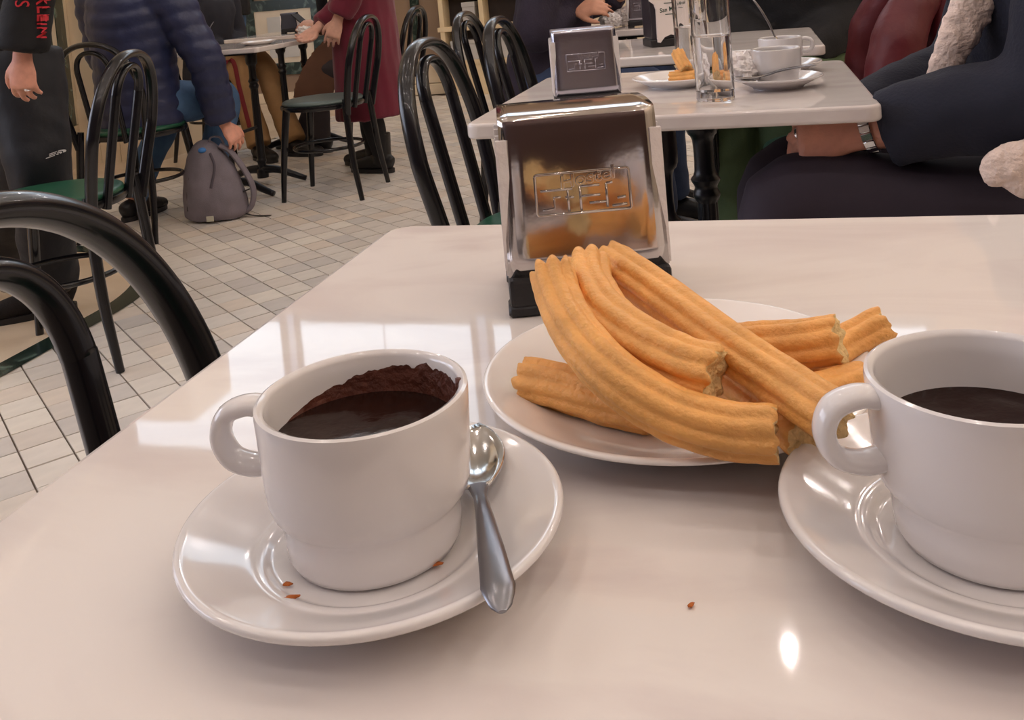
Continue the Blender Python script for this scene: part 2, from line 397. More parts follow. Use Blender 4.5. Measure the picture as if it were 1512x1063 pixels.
# ------------------------------------------------------------------ cafe tables
def slab_geo(w, d, t, ch):
    x, y = w / 2, d / 2; P = []
    for sx, sy, a0 in ((1, -1, -90), (1, 1, 0), (-1, 1, 90), (-1, -1, 180)):
        for k in range(7):
            a = math.radians(a0 + 15 * k); P.append((sx * (x - ch) + ch * math.cos(a), sy * (y - ch) + ch * math.sin(a)))
    n = len(P); v = [(a, b, -t) for a, b in P] + [(a, b, 0) for a, b in P]
    f = [tuple(range(n - 1, -1, -1)), tuple(range(n, 2 * n))] + [(i, (i + 1) % n, n + (i + 1) % n, n + i) for i in range(n)]
    return v, f
def column_prof():
    return smooth_prof([(.03, .03), (.03, .07), (.022, .085), (.022, .11), (.027, .12), (.021, .135)], 3) + [(.0185, .5)] + smooth_prof([(.0185, .5), (.026, .515), (.021, .53), (.028, .545), (.02, .56), (.02, .62), (.03, .64), (.03, .70)], 3)
def fluted(name, c, parent):
    pr = column_prof(); n = 40; v, f = [], []
    for r, z in pr:
        fl = .06 if .13 < z < .505 else 0
        for k in range(n):
            a = 2 * PI * k / n; q = r * (1 + fl * (1 if k % 4 < 2 else -1) * .8); v.append((c[0] + q * math.cos(a), c[1] + q * math.sin(a), z))
    for i in range(len(pr) - 1):
        for k in range(n): f.append((i * n + k, i * n + (k + 1) % n, (i + 1) * n + (k + 1) % n, (i + 1) * n + k))
    f.append(tuple(range(n - 1, -1, -1))); f.append(tuple((len(pr) - 1) * n + k for k in range(n)))
    o = from_py(name, v, f, M_iron, parent); return sharp(o, 40)
def make_table(w=.6, d=.6):
    t = empty('cafe_table', (0, 0, 0))
    v, f = slab_geo(w, d, .024, .022); o = from_py('tabletop', v, f, M_table, t, False); o.location = (0, 0, TZ); bev(o, .005, 3)
    fluted('column', (.0, -.15), t); fluted('column', (.0, .15), t)
    boxes('top_bracket', [(-.2, .2, -.165, -.135, .70, .716), (-.2, .2, .135, .165, .70, .716), (-.02, .02, -.135, .135, .70, .716)], M_iron, t)
    for sy in (-.15, .15):
        g = []
        for sx in (-1, 1):
            g.append(tube_geo(catmull([(0, sy, .075), (sx * .09, sy, .07), (sx * .18, sy * 1.1, .035), (sx * .235, sy * 1.15, .014)], 4), lerp_list([.024, .02, .017, .014], 13), 10))
        v, f = join_geo(g); from_py('foot', v, f, M_iron, t)
    tube('stretcher', [(0, -.15, .3), (0, .15, .3)], .009, M_iron, t)
    return t
tb = make_table()
tag(tb, 'white marble cafe table holding the churros and the two big chocolate cups', 'table', 'marble cafe tables'); tb.location = (-.035, .495, 0)
for c in tb.children:
    if not c.name.startswith('tabletop'): c.location.x = .05
def place_table(x, y, label, rz=0):
    t = copy_tree(tb)
    for c in t.children:
        if not c.name.startswith('tabletop'): c.location.x = 0
    t.location = (x, y, 0); t.rotation_euler = (0, 0, rz); t['label'] = label; return t
ft = place_table(-.145, 1.665, 'white marble cafe table with water glasses, a plate of churro pieces and two cups')
for c in ft.children:
    if not c.name.startswith('tabletop'): c.rotation_euler = (0, 0, math.radians(-10))
place_table(-.155, 2.60, 'white marble cafe table with the white and black napkin dispenser on it')
place_table(-.51, 3.675, 'white marble cafe table with crumpled napkins and a grey napkin dispenser')
place_table(-2.58, 4.30, 'white marble cafe table in front of the man in the navy quilted jacket')
place_table(-2.85, 5.42, 'white marble cafe table by the woman in brown, dark napkin dispenser on it')

# ------------------------------------------------------------------ bentwood style chairs
def arch(hw, z0, z1, hw0, n=28, lean=.09, x0=-.185, pw=2.3):
    """back hoop as list of points, facing +X, in the leaning back plane"""
    pts = []
    for k in range(n + 1):
        t = -1 + 2 * k / n
        a = t * PI / 2
        yy = math.copysign(abs(math.sin(a)) ** (2 / pw), a); zz = abs(math.cos(a)) ** (2 / pw)
        zc = z1 - hw * 1.15
        pts.append((yy * hw, zc + zz * (z1 - zc)))
    lo = [(-hw0, z0), (-hw0 - (hw - hw0) * .55, z0 + (pts[0][1] - z0) * .5)]
    full = lo + pts + [(-a, b) for a, b in reversed(lo)]
    return [V((x0 - lean * max(0, (z - .42)) / .44 - .0 * z, y, z)) for y, z in full]
def make_chair(seat_m):
    c = empty('cafe_chair', (0, 0, 0))
    lathe('seat_ring', [(.0, .420), (.17, .420), (.198, .425), (.203, .436), (.2, .446), (.185, .45), (.0, .45)], M_chair, c, 48)
    lathe('seat_pad', smooth_prof([(.19, .448), (.193, .456), (.18, .466), (.12, .472), (.0, .474)], 4), seat_m, c, 48)
    P = catmull(arch(.2, .40, .840, .165), 3); tube('outer_hoop', P, [(.0172, .0118)] * len(P), M_chair, c, 16, side=(1, 0, .2))
    P = catmull(arch(.078, .42, .806, .070), 3); tube('inner_hoop', P, [(.0135, .0098)] * len(P), M_chair, c, 14, side=(1, 0, .2))
    for sy in (-1, 1):
        tube('leg', catmull([(-.175, sy * .155, .47), (-.18, sy * .163, .40), (-.195, sy * .175, .2), (-.225, sy * .185, 0)], 4), lerp_list([.013, .0165, .015, .0115], 13), M_chair, c, 12)
        tube('leg', catmull([(.13, sy * .135, .43), (.145, sy * .148, .3), (.16, sy * .16, .15), (.172, sy * .168, 0)], 4), lerp_list([.018, .017, .0145, .0115], 13), M_chair, c, 12)
    g = [tube_geo([(.165 * math.cos(2 * PI * k / 40) - .01, .165 * math.sin(2 * PI * k / 40), .235) for k in range(41)], .0085, 8, cap=False)]
    v, f = join_geo(g); fix(from_py('ring_stretcher', v, f, M_chair, c))
    return c
ch = make_chair(M_seat)
CH_G = 'black bentwood style cafe chairs'
def chair_at(x, y, deg, label, first=[True], seat=None):
    o = ch if first[0] else copy_tree(ch); first[0] = False
    o.location = (x, y, 0); o.rotation_euler = (0, 0, math.radians(deg)); tag(o, label, 'chair', CH_G)
    if seat:
        for c in o.children:
            if c.name.startswith('seat_pad'): c.data = c.data.copy(); c.data.materials[0] = seat
    return o
chair_at(-.205, .445, 0, 'black hoop-back chair pushed under the side of the table with the churros')
chair_at(-.395, 1.83, 0, 'black hoop-back chair pushed under the table with the water glasses')
chair_at(-.47, 2.67, 0, 'empty black hoop-back chair at the table with the white napkin dispenser')
chair_at(-.81, 3.44, 0, 'black hoop-back chair under the person in the dark purple sweater')
chair_at(-1.975, 2.245, 194, 'black hoop-back chair with green seat beside the standing man in black')
chair_at(-2.64, 3.56, 90, 'black hoop-back chair the man in the navy jacket sits on')
chair_at(-2.06, 4.175, 183, 'black hoop-back chair with grey-green seat beside the woman in the burgundy coat', seat=M_seat_grey)
chair_at(-2.23, 5.33, 180, 'black hoop-back chair the woman in brown sits on')
chair_at(-3.36, 5.33, 5, 'black hoop-back chair the person in tan trousers sits on')
chair_at(.36, 1.62, 180, 'black hoop-back chair under the person in the fleece-lined jacket')
chair_at(.12, 3.28, -90, 'black hoop-back chair under the person in black behind the white dispenser table')
chair_at(.18, 2.55, 180, 'black hoop-back chair with the maroon jacket hung over it')

# ------------------------------------------------------------------ cups, saucers, plates, spoons
CUP_R, CUP_H = .0398, .0585
def cup_prof():
    o = [(.0, .0), (.028, .0), (.0315, .0012), (.0328, .004), (.0332, .010), (.0338, .0165), (.0352, .0188), (.0372, .0215), (.0384, .026), (.0390, .036), (.0396, .050), (.0399, .0565), (.0396, .0582), (.0384, .0588), (.0368, .0580),
         (.0362, .0565), (.0357, .050), (.0350, .036), (.0340, .022), (.030, .012), (.022, .0075), (.0, .0065)]
    return o
def make_cup(level, smear, handle_dir, name='chocolate_cup'):
    c = empty(name, (0, 0, 0))
    pr = cup_prof(); body = lathe('cup_body', pr, M_china, c, 72, ang=50)
    h = V((math.cos(handle_dir), math.sin(handle_dir), 0)); side = V((-h.y, h.x, 0))
    pts = catmull([h * .0378 + V((0, 0, .0530)), h * .0450 + V((0, 0, .0543)), h * .0540 + V((0, 0, .0510)), h * .0572 + V((0, 0, .0425)), h * .0535 + V((0, 0, .0340)), h * .0450 + V((0, 0, .0308)), h * .0375 + V((0, 0, .0315))], 6)
    rad = [(.0062, .0038)] * len(pts)
    tube('handle', pts, rad, M_china, c, 16, side=side)
    ri = float(np.interp(level, [p[1] for p in reversed(pr[15:])], [p[0] for p in reversed(pr[15:])])) + .0004
    nn = 48; v = [(0, 0, level)]; f = []
    for q in range(1, 9):
        for k in range(nn):
            a = 2 * PI * k / nn; r = ri * q / 8
            v.append((r * math.cos(a), r * math.sin(a), level + .0010 * mnoise.noise(V((r * 60 * math.cos(a), r * 60 * math.sin(a), level * 99))) * (q < 8) + (.0006 if q == 8 else 0)))
    for k in range(nn): f.append((0, 1 + k, 1 + (k + 1) % nn))
    for q in range(7):
        for k in range(nn): f.append((1 + q * nn + k, 1 + (q + 1) * nn + k, 1 + (q + 1) * nn + (k + 1) % nn, 1 + q * nn + (k + 1) % nn))
    from_py('chocolate', v, f, M_choc, c)
    if smear:
        v, f = [], []; n = 180
        for k in range(n):
            a = 2 * PI * k / n
            top = smear(a) * (1 + 0.16 * mnoise.noise(V((math.cos(a) * 7, math.sin(a) * 7, 2))) + .10 * mnoise.noise(V((math.cos(a) * 22, math.sin(a) * 22, 5))))
            for q in range(4):
                z = level - .001 + (max(top, 0) + .001) * q / 3
                r = float(np.interp(z, [p[1] for p in reversed(pr[14:])], [p[0] for p in reversed(pr[14:])])) - .0005 * (1 - .3 * q)
                v.append((r * math.cos(a), r * math.sin(a), z))
        for k in range(n):
            for q in range(3):
                a, b = k * 4 + q, ((k + 1) % n) * 4 + q; f.append((a, a + 1, b + 1, b))
        from_py('chocolate_residue', v, f, M_smear, c)
    return c
SAU_R = .072
def saucer_prof():
    o = smooth_prof([(.0, .0), (.036, .0), (.040, .0012), (.044, .0042), (.056, .0100), (.066, .0146), (.0702, .0162), (.0721, .0178), (.0716, .0196), (.0695, .0198), (.066, .0182), (.055, .0132), (.0465, .0095), (.0440, .0092), (.0415, .0085), (.0385, .0066), (.036, .0062)], 4)
    return o + [(0, .0062)]
def make_saucer(): return lathe('saucer', saucer_prof(), M_china, None, 96, ang=80)
def make_spoon(length=.118, bowl=.046):
    """lies along +X: bowl at 0.., handle end at length; z up"""
    s = empty('teaspoon', (0, 0, 0))
    nx, ny = 14, 9; v, f = [], []
    for i in range(nx):
        t = i / (nx - 1); x = bowl * t
        w = .0150 * max(.08, math.sin(PI * (t * .86 + .07)) ** .65) * (1 - .18 * t)
        for j in range(ny):
            u = -1 + 2 * j / (ny - 1); dep = .0060 * (1 - u * u) * math.sin(PI * min(1, t * .95 + .03)) ** .8
            v.append((x, u * w, .0062 - dep))
    for i in range(nx - 1):
        for j in range(ny - 1): a = i * ny + j; f.append((a, a + ny, a + ny + 1, a + 1))
    o = from_py('bowl', v, f, M_spoon, s); md = o.modifiers.new('t', 'SOLIDIFY'); md.thickness = .0012; md.offset = 1
    pts = [(bowl - .002, 0, .0058), (bowl + .010, 0, .0085), (bowl + .024, 0, .0125), (bowl + .050, 0, .0165), (length - .008, 0, .0180), (length, 0, .0175)]
    rad = [(.0042, .0012), (.0026, .0018), (.0030, .0020), (.0045, .0020), (.0056, .0018), (.0034, .0012)]
    P = catmull(pts, 5); R2 = [(np.interp(q, range(0, len(rad) * 5, 5), [r[0] for r in rad]), np.interp(q, range(0, len(rad) * 5, 5), [r[1] for r in rad])) for q in range(len(P))]
    P.append(P[-1] + V((.0022, 0, -.0001))); R2.append((.0014, .0006)); tube('handle', P, R2, M_spoon_h, s, 14, side=(0, 1, 0))
    return s
HD = math.atan2(-RX.y, -RX.x)                      # towards the left of the picture
c1, c2 = V((-.1535, .3195, TZ)), V((.067, .3465, TZ))
s1 = make_saucer(); s1.location = c1; tag(s1, 'white saucer with the spoon laid on its edge beside the chocolate-smeared cup', 'saucer', 'white saucers')
s2 = s1.copy(); COL.objects.link(s2); s2.location = c2; tag(s2, 'white saucer without a spoon under the clean-rimmed cup, next to the churros', 'saucer', 'white saucers')
def smear1(a):
    # higher on the far side, seen from the camera
    d = math.cos(a - math.radians(58)); return .0118 * max(0, .34 + .66 * d)
k1 = make_cup(.0420, smear1, HD - .12); k1.location = c1 + V((0, 0, .0064))
tag(k1, 'white cup of thick hot chocolate with brown smears up its inner wall', 'cup', 'cups of hot chocolate')
g = []
for k in range(7):
    a = math.radians(22) + rnd.uniform(-.05, .05)
    g.append(tube_geo([V((.0362 * math.cos(a), .0362 * math.sin(a), z)) for z in np.linspace(.05, .0575 + .001 * k % .002, 4)], .0012, 6))
v, f = join_geo(g[:2]); from_py('chocolate_drip', v, f, M_smear, k1)
k2 = make_cup(.0370, None, HD + .02); k2.location = c2 + V((0, 0, .0064))
tag(k2, 'white cup of dark hot chocolate with a clean rim, next to the churros', 'cup', 'cups of hot chocolate')
# spoon of the first saucer
sb, st = onz(692, 645, TZ + .016), onz(740, 897, TZ + .0225)
sp = make_spoon((V((st.x, st.y, 0)) - V((sb.x, sb.y, 0))).length)
def aim_spoon(o, b, t, roll=0):
    x = (V(t) - V(b)).normalized(); y = V((0, 0, 1)).cross(x).normalized(); z = x.cross(y)
    o.matrix_world = Matrix.Translation(b) @ Matrix((x, y, z)).transposed().to_4x4()
aim_spoon(sp, V((sb.x, sb.y, TZ + .0150)), V((st.x, st.y, TZ + .0150 - .009)))
tag(sp, 'steel teaspoon lying on the saucer of the smeared cup', 'spoon')
# churro crumbs
M_crumb = mat('crumb', (190, 104, 44), .7, var=.3, vscale=300)
def crumb(px, py, z, L, w, ang, label):
    p = onz(px, py, z); v, f = tube_geo([V((-L, 0, 0)), V((-L * .5, w * .2, 0)), V((L * .3, 0, 0)), V((L, -w * .2, 0))], [w * .5, w, w * .9, w * .4], 7)
    v = [V((q.x * math.cos(ang) - q.y * math.sin(ang), q.x * math.sin(ang) + q.y * math.cos(ang), q.z * .6)) * (1 + .2 * rnd.uniform(-1, 1)) for q in v]
    o = from_py('crumb', v, f, M_crumb); o.location = p; tag(o, label, 'crumb', 'churro crumbs')
crumb(424, 885, TZ + .0082, .0040, .0016, .7, 'larger brown churro crumb on the saucer of the smeared cup')
crumb(425, 862, TZ + .0076, .0016, .0010, .3, 'smallest churro crumb on the saucer of the smeared cup')
crumb(641, 833, TZ + .0078, .0034, .0013, .3, 'flat churro crumb by the foot of the smeared cup')
crumb(1021, 893, TZ + .0009, .0013, .0009, 1.2, 'tiny pale churro crumb on the bare marble between the two saucers')
# plate of churros
PL = V((-.052, .458, TZ)); PLR = .0942
def plate_prof(R):
    o = smooth_prof([(.0, .0), (R * .56, .0), (R * .62, .0014), (R * .80, .0085), (R * .96, .0150), (R, .0168), (R * .998, .0184), (R * .975, .0186), (R * .93, .0168), (R * .80, .0118), (R * .66, .0062), (R * .58, .0046)], 4)
    return o + [(0, .0044)]
pl = lathe('plate', plate_prof(PLR), M_plate, None, 96, ang=80); pl.location = PL
tag(pl, 'round white plate piled with long churros', 'plate')
def churro(pts, r, label, seed=0, ends=(1, 1), ridges=8, group='churros on the white plate', spin=0.0, taper=1.0):
    P = catmull(pts, 10); n = ridges * 8; rr = random.Random(seed); N = len(P)
    def shape(a, i):
        a = a + spin + .25 * i / N
        s = abs(math.cos(a * ridges / 2)); q = 1 - .20 * (1 - s ** .75)
        return q * (1 + .035 * mnoise.noise(V((i * .35, math.cos(a) * 1.5, seed)))) 
    rad = [r * (1 - (1 - taper) * i / (N - 1)) * (.97 if i in (0, N - 1) else 1) for i in range(N)]
    v, f = tube_geo(P, rad, n, None, shape, False); mi = [0] * len(f)
    for e, (i0, dirn) in enumerate(((0, P[0] - P[1]), (N - 1, P[-1] - P[-2]))):
        dirn = dirn.normalized(); base = i0 * n
        for k in range(n):      # torn end
            v[base + k] = v[base + k] + dirn * (.0028 * mnoise.noise(V((k * .22, seed, e * 5))) + .0022 * (abs(math.cos((2 * PI * k / n + spin) * ridges / 2)) - .5))
        prev = base; cen = sum((v[base + k] for k in range(n)), V()) / n
        for s, dep in ((.72, -.0004), (.4, -.0022)):
            st = len(v)
            for k in range(n): v.append(cen + (v[base + k] - cen) * s + dirn * (dep + .0010 * mnoise.noise(V((k * .5, s * 9, seed)))))
            for k in range(n):
                q = (prev + k, prev + (k + 1) % n, st + (k + 1) % n, st + k); f.append(q if e else q[::-1]); mi.append(1)
            prev = st
        f.append(tuple(prev + k for k in range(n)) if e else tuple(prev + k for k in reversed(range(n)))); mi.append(1)
    o = from_py('churro', v, f, [M_churro, M_dough]); o.data.polygons.foreach_set('material_index', mi); fix(o)
    tag(o, label, 'churro', group); return o
def pz(*l):           # (px, py, height above the table)
    return [onz(x, y, TZ + z) for x, y, z in l]
def py_(*l): return [ony(x, y, Y) for x, y, Y in l]
CR = .0112
CH = {}
churro(pz((777, 560, .0165), (830, 572, .0165), (900, 592, .0160), (960, 604, .0160)), CR, 'short churro stub lying lowest on the plate, half under the long curved churro', 1, spin=.2)
churro(pz((815, 402, .072), (826, 440, .064), (850, 490, .056), (905, 553, .0455), (985, 606, .036), (1070, 634, .031), (1145, 641, .030)), CR, 'long curved churro hanging in front of the others from raised tip to plate rim', 2)
churro(pz((868, 392, .066), (872, 425, .061), (898, 468, .056), (950, 508, .051), (1010, 538, .047), (1058, 553, .045)), .0122, 'thick hooked churro curving between the long curved and the straight one', 3, spin=.3)
churro(pz((902, 385, .062), (960, 425, .057), (1060, 500, .049), (1150, 562, .041), (1232, 618, .036)), .0112, 'straight churro lying on top of the pile', 4, spin=.15)
churro(pz((900, 428, .042), (960, 470, .036), (1040, 530, .028), (1120, 592, .0225), (1195, 648, .0225)), .0108, 'churro squeezed beneath the straight one with its end below the cup handle', 5, spin=.1)
churro(pz((1085, 514, .026), (1120, 510, .028), (1180, 508, .032), (1240, 500, .036)), .0114, 'short churro pointing away under the straight one, torn end uppermost', 6, spin=.3)
churro(pz((1170, 545, .0165), (1200, 538, .0165), (1250, 510, .019), (1308, 481, .027)), .0108, 'bent churro overhanging the plate rim behind the clean-rimmed cup', 7)
churro(pz((1160, 592, .0160), (1215, 582, .0165), (1275, 566, .0170)), .0102, 'churro lying flat on the plate behind the handle of the clean-rimmed cup', 8)

# ------------------------------------------------------------------ napkin dispensers
def emblem_geo(x0, x1, z0, z1, y, r):
    """raised frame and block lettering; u right, v up in the frame"""
    w, hh = x1 - x0, z1 - z0
    def P(u, v): return V((x0 + u * w, y + TILT * (v * hh), z0 + v * hh))
    TILT = .0040 / .0955
    g = []
    fr = []
    for cu, cv, a0 in ((.97, .06, -90), (.97, .94, 0), (.03, .94, 90), (.03, .06, 180)):
        for k in range(4):
            a = math.radians(a0 + 30 * k); fr.append(P(cu + .03 * math.cos(a), cv + .06 * math.sin(a)))
    fr.append(fr[0]); g.append(tube_geo(fr, r, 6))
    for st in ([(.05, .60), (.39, .60)], [(.26, .42), (.19, .42), (.19, .16), (.06, .12)], [(.34, .62), (.34, .05)], [(.31, .40), (.40, .40)],
               [(.47, .64), (.47, .05)], [(.47, .64), (.68, .64)], [(.47, .40), (.68, .40)], [(.56, .22), (.74, .22)], [(.75, .66), (.75, .08)], [(.75, .66), (.82, .68)],
               [(.80, .10), (.96, .12)], [(.86, .28), (.95, .30)]):
        g.append(tube_geo([P(*q) for q in st], r * .9, 6))
    tv, tf = text_geo('Hostel', hh * .44, .0006, 0, .0004)
    tv = [P(.56, .84) + V((q.x * 1.15, q.z + TILT * q.y, q.y + q.x * .14)) for q in tv]
    g.append((tv, tf)); return join_geo(g)
def make_dispenser(name, w, d, h, steel, emblem=True, base_h=.025):
    """front face at y=0 looking to -Y; centred in x"""
    o = empty(name, (0, 0, 0)); x = w / 2
    # steel cover: inverted U with rolled edges, faces bulging a little
    prof = []
    for k in range(9): prof.append((.0035 - .0035 * math.sin(PI * k / 16), base_h + (h - base_h - .010) * k / 8))
    prof = [(.0002 + .0040 * k / 8, base_h + (h - base_h - .0065) * k / 8) for k in range(9)]
    top = [(.0046, h - .0035), (.0062, h - .001), (.0094, h)]
    n0 = prof + top; back = [(d - a, b) for a, b in reversed(n0)]
    sec = n0 + [(d * .3, h + .0008), (d * .5, h + .0012), (d * .7, h + .0008)] + back
    nx = 15; v, f = [], []
    for i in range(nx):
        u = -1 + 2 * i / (nx - 1)
        for (yy, zz) in sec:
            edge = 1 - .035 * ((zz - base_h) / h)          # a little narrower at the top
            bulge = -.0007 * (1 - u * u) if yy < d / 2 else .0007 * (1 - u * u)
            rolled = .0022 * max(0, abs(u) - .93) / .07
            v.append((u * x * edge, yy + bulge + (rolled if yy < d / 2 else -rolled), zz))
    m = len(sec)
    for i in range(nx - 1):
        for k in range(m - 1): a = i * m + k; f.append((a, a + m, a + m + 1, a + 1))
    s = from_py('steel_cover', v, f, steel, o); sharp(s, 60); md = s.modifiers.new('t', 'SOLIDIFY'); md.thickness = .0012; md.offset = -1
    fix(s)
    # napkins peeping out of both sides
    for sx in (-1, 1):
        g = []
        for k in range(14):
            yy = .006 + (d - .012) * k / 13; ww = rnd.uniform(.0005, .0030)
            g.append(box_geo(*sorted((sx * (x - .006), sx * (x * (.985) + ww))), yy - .0026, yy + .0026, base_h + .001, h - .012 - rnd.uniform(0, .006)))
        vv, ff = join_geo(g); from_py('napkin_stack', vv, ff, M_napkin, o, False)
    b = boxes('base', [(-x * 1.01, x * 1.01, -.003, d + .003, .006, base_h)], M_blackpl, o); bev(b, .003, 2)
    for sx in (-1, 1):
        for sy in (.007, d - .007):
            q = boxes('base_foot', [(sx * x * .82 - .011, sx * x * .82 + .011, sy - .010, sy + .010, 0, .008)], M_blackpl, o); bev(q, .002, 1)
    if emblem:
        zc = base_h + (h - base_h) * .50; hh = (h - base_h) * .255
        vv, ff = emblem_geo(-x * .58, x * .58, zc - hh / 2, zc + hh / 2, .0002 + .0040 * (zc - hh / 2 - base_h) / (h - base_h - .0065) - .0008, .0009)
        from_py('embossed_lettering', vv, ff, steel, s)
    return o
def orient(o, fl, rz, w):
    o.location = V(fl) + V((math.cos(rz), math.sin(rz), 0)) * (w / 2); o.rotation_euler = (0, 0, rz)
nd = make_dispenser('napkin_dispenser', .103, .082, .127, M_steel)
orient(nd, (-.164, .567, TZ), math.radians(16), .103)
tag(nd, 'polished steel napkin dispenser with raised lettering standing behind the plate of churros', 'napkin dispenser', 'steel napkin dispensers')
nd2 = make_dispenser('napkin_dispenser', .103, .082, .127, M_steel_b)
fl = ony(819, 128, 1.44); orient(nd2, (fl.x, fl.y, TZ), math.radians(14), .103)
tag(nd2, 'brushed steel napkin dispenser with raised lettering on the table with the water glasses', 'napkin dispenser', 'steel napkin dispensers')
nd3 = make_dispenser('napkin_dispenser', .103, .082, .127, mat('dark_steel', (92, 94, 104), .35, 1), False)
fl = onz(404, 52, TZ); orient(nd3, (fl.x, fl.y + .1, TZ), math.radians(16), .103)
tag(nd3, 'small dark napkin dispenser on the table by the woman in brown', 'napkin dispenser', 'steel napkin dispensers')
nd4 = make_dispenser('napkin_dispenser', .103, .082, .127, M_steel_b)
orient(nd4, (-.46, 3.46, TZ), math.radians(10), .103)
tag(nd4, 'grey steel napkin dispenser beside crumpled napkins at the table of the purple sweater', 'napkin dispenser', 'steel napkin dispensers')
# tall white and black dispenser with the beer lettering
M_wpl = mat('white_plastic', (232, 222, 218), .35)
wd = empty('napkin_dispenser', (0, 0, 0), 0, 'white and black plastic napkin dispenser printed with green script lettering', 'napkin dispenser')
b = boxes('housing', [(-.052, .052, .004, .096, .022, .15)], mat('black_gloss', (52, 48, 54), .3), wd); bev(b, .004, 2)
b = boxes('base', [(-.055, .055, .0, .1, .0, .022)], M_blackpl, wd); bev(b, .004, 2)
pv = [(-.036, .03), (-.046, .012), (-.03, .012)] 
P2 = [(-.038, .014), (-.030, .012), (-.018, .026), (.0, .032), (.018, .026), (.030, .012), (.05, .014), (.05, .148), (-.052, .148), (-.052, .125), (-.040, .115), (-.036, .10)]
vv = [(a, -.004, z) for a, z in P2] + [(a, .006, z) for a, z in P2]; n = len(P2)
pf = from_py('front_panel', vv, [tuple(range(n)), tuple(range(2 * n - 1, n - 1, -1))] + [(i, i + n, (i + 1) % n + n, (i + 1) % n) for i in range(n)], M_wpl, wd, False); fix(pf)
M_grn = mat('green_print', (28, 62, 46), .6)
tv, tf = text_geo('San Miguel', .0165, 0, .0003); from_py('lettering', [V((q.x * .92 + .006, -.0046, .100 + q.y + q.x * .10)) for q in tv], tf, M_grn, pf, False)
for yy, ww in ((.116, .02), (.086, .018)):
    box('print_line', .006 - ww, .006 + ww, -.0047, -.0040, yy - .0011, yy + .0011, M_grn, pf)
fl = onz(976, 70, TZ); orient(wd, (fl.x - .022, fl.y, TZ), math.radians(20), .104)

# ------------------------------------------------------------------ things on the far tables
def glass(x, y, label, r=.0295, h=.172, level=.100):
    g = empty('water_glass', (x, y, TZ), 0, label, 'glass', 'tall water glasses')
    lathe('tumbler', [(0, 0), (r - .002, 0), (r - .0005, .0015), (r, .004), (r + .001, h - .001), (r, h), (r - .0012, h - .001), (r - .0022, .02), (r - .004, .015), (0, .0145)], M_glass, g, 48, ang=40)
    lathe('water', [(0, .0147), (r - .0042, .0152), (r - .0024, .0202), (r - .0018, level), (r - .004, level - .0006), (0, level - .0008)], M_water, g, 48, ang=60)
gp = onz(1056, 151, TZ); glass(gp.x, gp.y + .028, 'tall glass of water in front of the plate of churro pieces')
gp = ony(1022, 92, 1.83); glass(gp.x, 1.83, 'tall glass of water behind the plate of churro pieces, half hidden by the other glass', level=.095)
fp = onz(1004, 113, TZ + .012); fplate = lathe('plate', plate_prof(.082), M_plate, None, 72, ang=80); fplate.location = (fp.x, 1.70, TZ)
tag(fplate, 'white plate holding churro pieces behind the water glass', 'plate')
FP = V((fp.x, 1.70, TZ))
GF = 'churro pieces on the far plate'
churro([FP + V(q) for q in ((.018, -.030, .030), (.008, -.012, .045), (.002, .004, .058))], .0125, 'upright leaning churro piece on the far plate', 21, group=GF)
churro([FP + V(q) for q in ((-.012, -.030, .0165), (.012, -.033, .0165), (.032, -.035, .0165))], .0125, 'churro piece lying across the front of the far plate', 22, group=GF)
churro([FP + V(q) for q in ((.055, -.020, .020), (.055, .000, .032), (.052, .016, .045))], .0125, 'churro piece seen through the water glass', 23, group=GF)
churro([FP + V(q) for q in ((-.006, .012, .017), (.022, .010, .017), (.045, .012, .017))], .010, 'churro piece lying at the back of the far plate', 24, group=GF)
def cup_set(p, cup_label, sau_label, hd, level=.045):
    s = s1.copy(); COL.objects.link(s); s.location = p; tag(s, sau_label, 'saucer', 'white saucers')
    k = make_cup(level, None, hd); k.location = V(p) + V((0, 0, .0064)); tag(k, cup_label, 'cup', 'cups of hot chocolate'); return k
q = onz(1148, 121, TZ + .006); q3 = V((q.x, q.y, TZ))
q3 = V((ony(1148, 110, 1.60).x, 1.60, TZ))
cup_set(q3, 'far chocolate cup beside the crumpled napkins, no handle showing', 'far saucer with crumpled napkins and a spoon on it', math.radians(100), .0515)
q4 = V((ony(1163, 80, 1.81).x - .012, 1.81, TZ))
cup_set(q4, 'far chocolate cup with a spoon standing in it', 'far saucer under the cup with the standing spoon', math.atan2(RX.y, RX.x) - .25, .0525)
sp3 = copy_tree(sp); aim_spoon(sp3, q4 + V((.012, .0, .026)), q4 + V((-.062, .012, .135))); tag(sp3, 'steel teaspoon standing upright in a far cup', 'spoon')
sp4 = copy_tree(sp); aim_spoon(sp4, q3 + V((-.068, -.034, .0185)), q3 + V((.02, -.040, .0195))); tag(sp4, 'teaspoon lying on the far saucer beside crumpled napkins', 'spoon')
def crumple(p, r, label, seed, flat=.8):
    bm = bmesh.new(); bmesh.ops.create_icosphere(bm, subdivisions=4, radius=1)
    for v in bm.verts:
        d = v.co.normalized(); q = abs(mnoise.noise(d * 1.7 + V((seed, 0, 0)))) * .8 + abs(mnoise.noise(d * 4 + V((0, seed, 0)))) * .5
        v.co = d * r * (.72 + q * .7); v.co.z *= flat
    zmin = min(v.co.z for v in bm.verts)
    for v in bm.verts: v.co.z -= zmin
    me = bpy.data.meshes.new('paper_napkin'); bm.to_mesh(me); bm.free()
    o = link('paper_napkin', me, M_napkin); o.location = p; sharp(o, 25); tag(o, label, 'napkin', 'crumpled paper napkins'); return o
crumple(q3 + V((-.048, -.012, .0115)), .020, 'crumpled paper napkin on the far saucer against the cup', 3.1, .9)
crumple(V((ony(1080, 78, 1.76).x + .012, 1.79, TZ)), .027, 'crumpled paper napkin on the marble behind the water glass', 6.3)
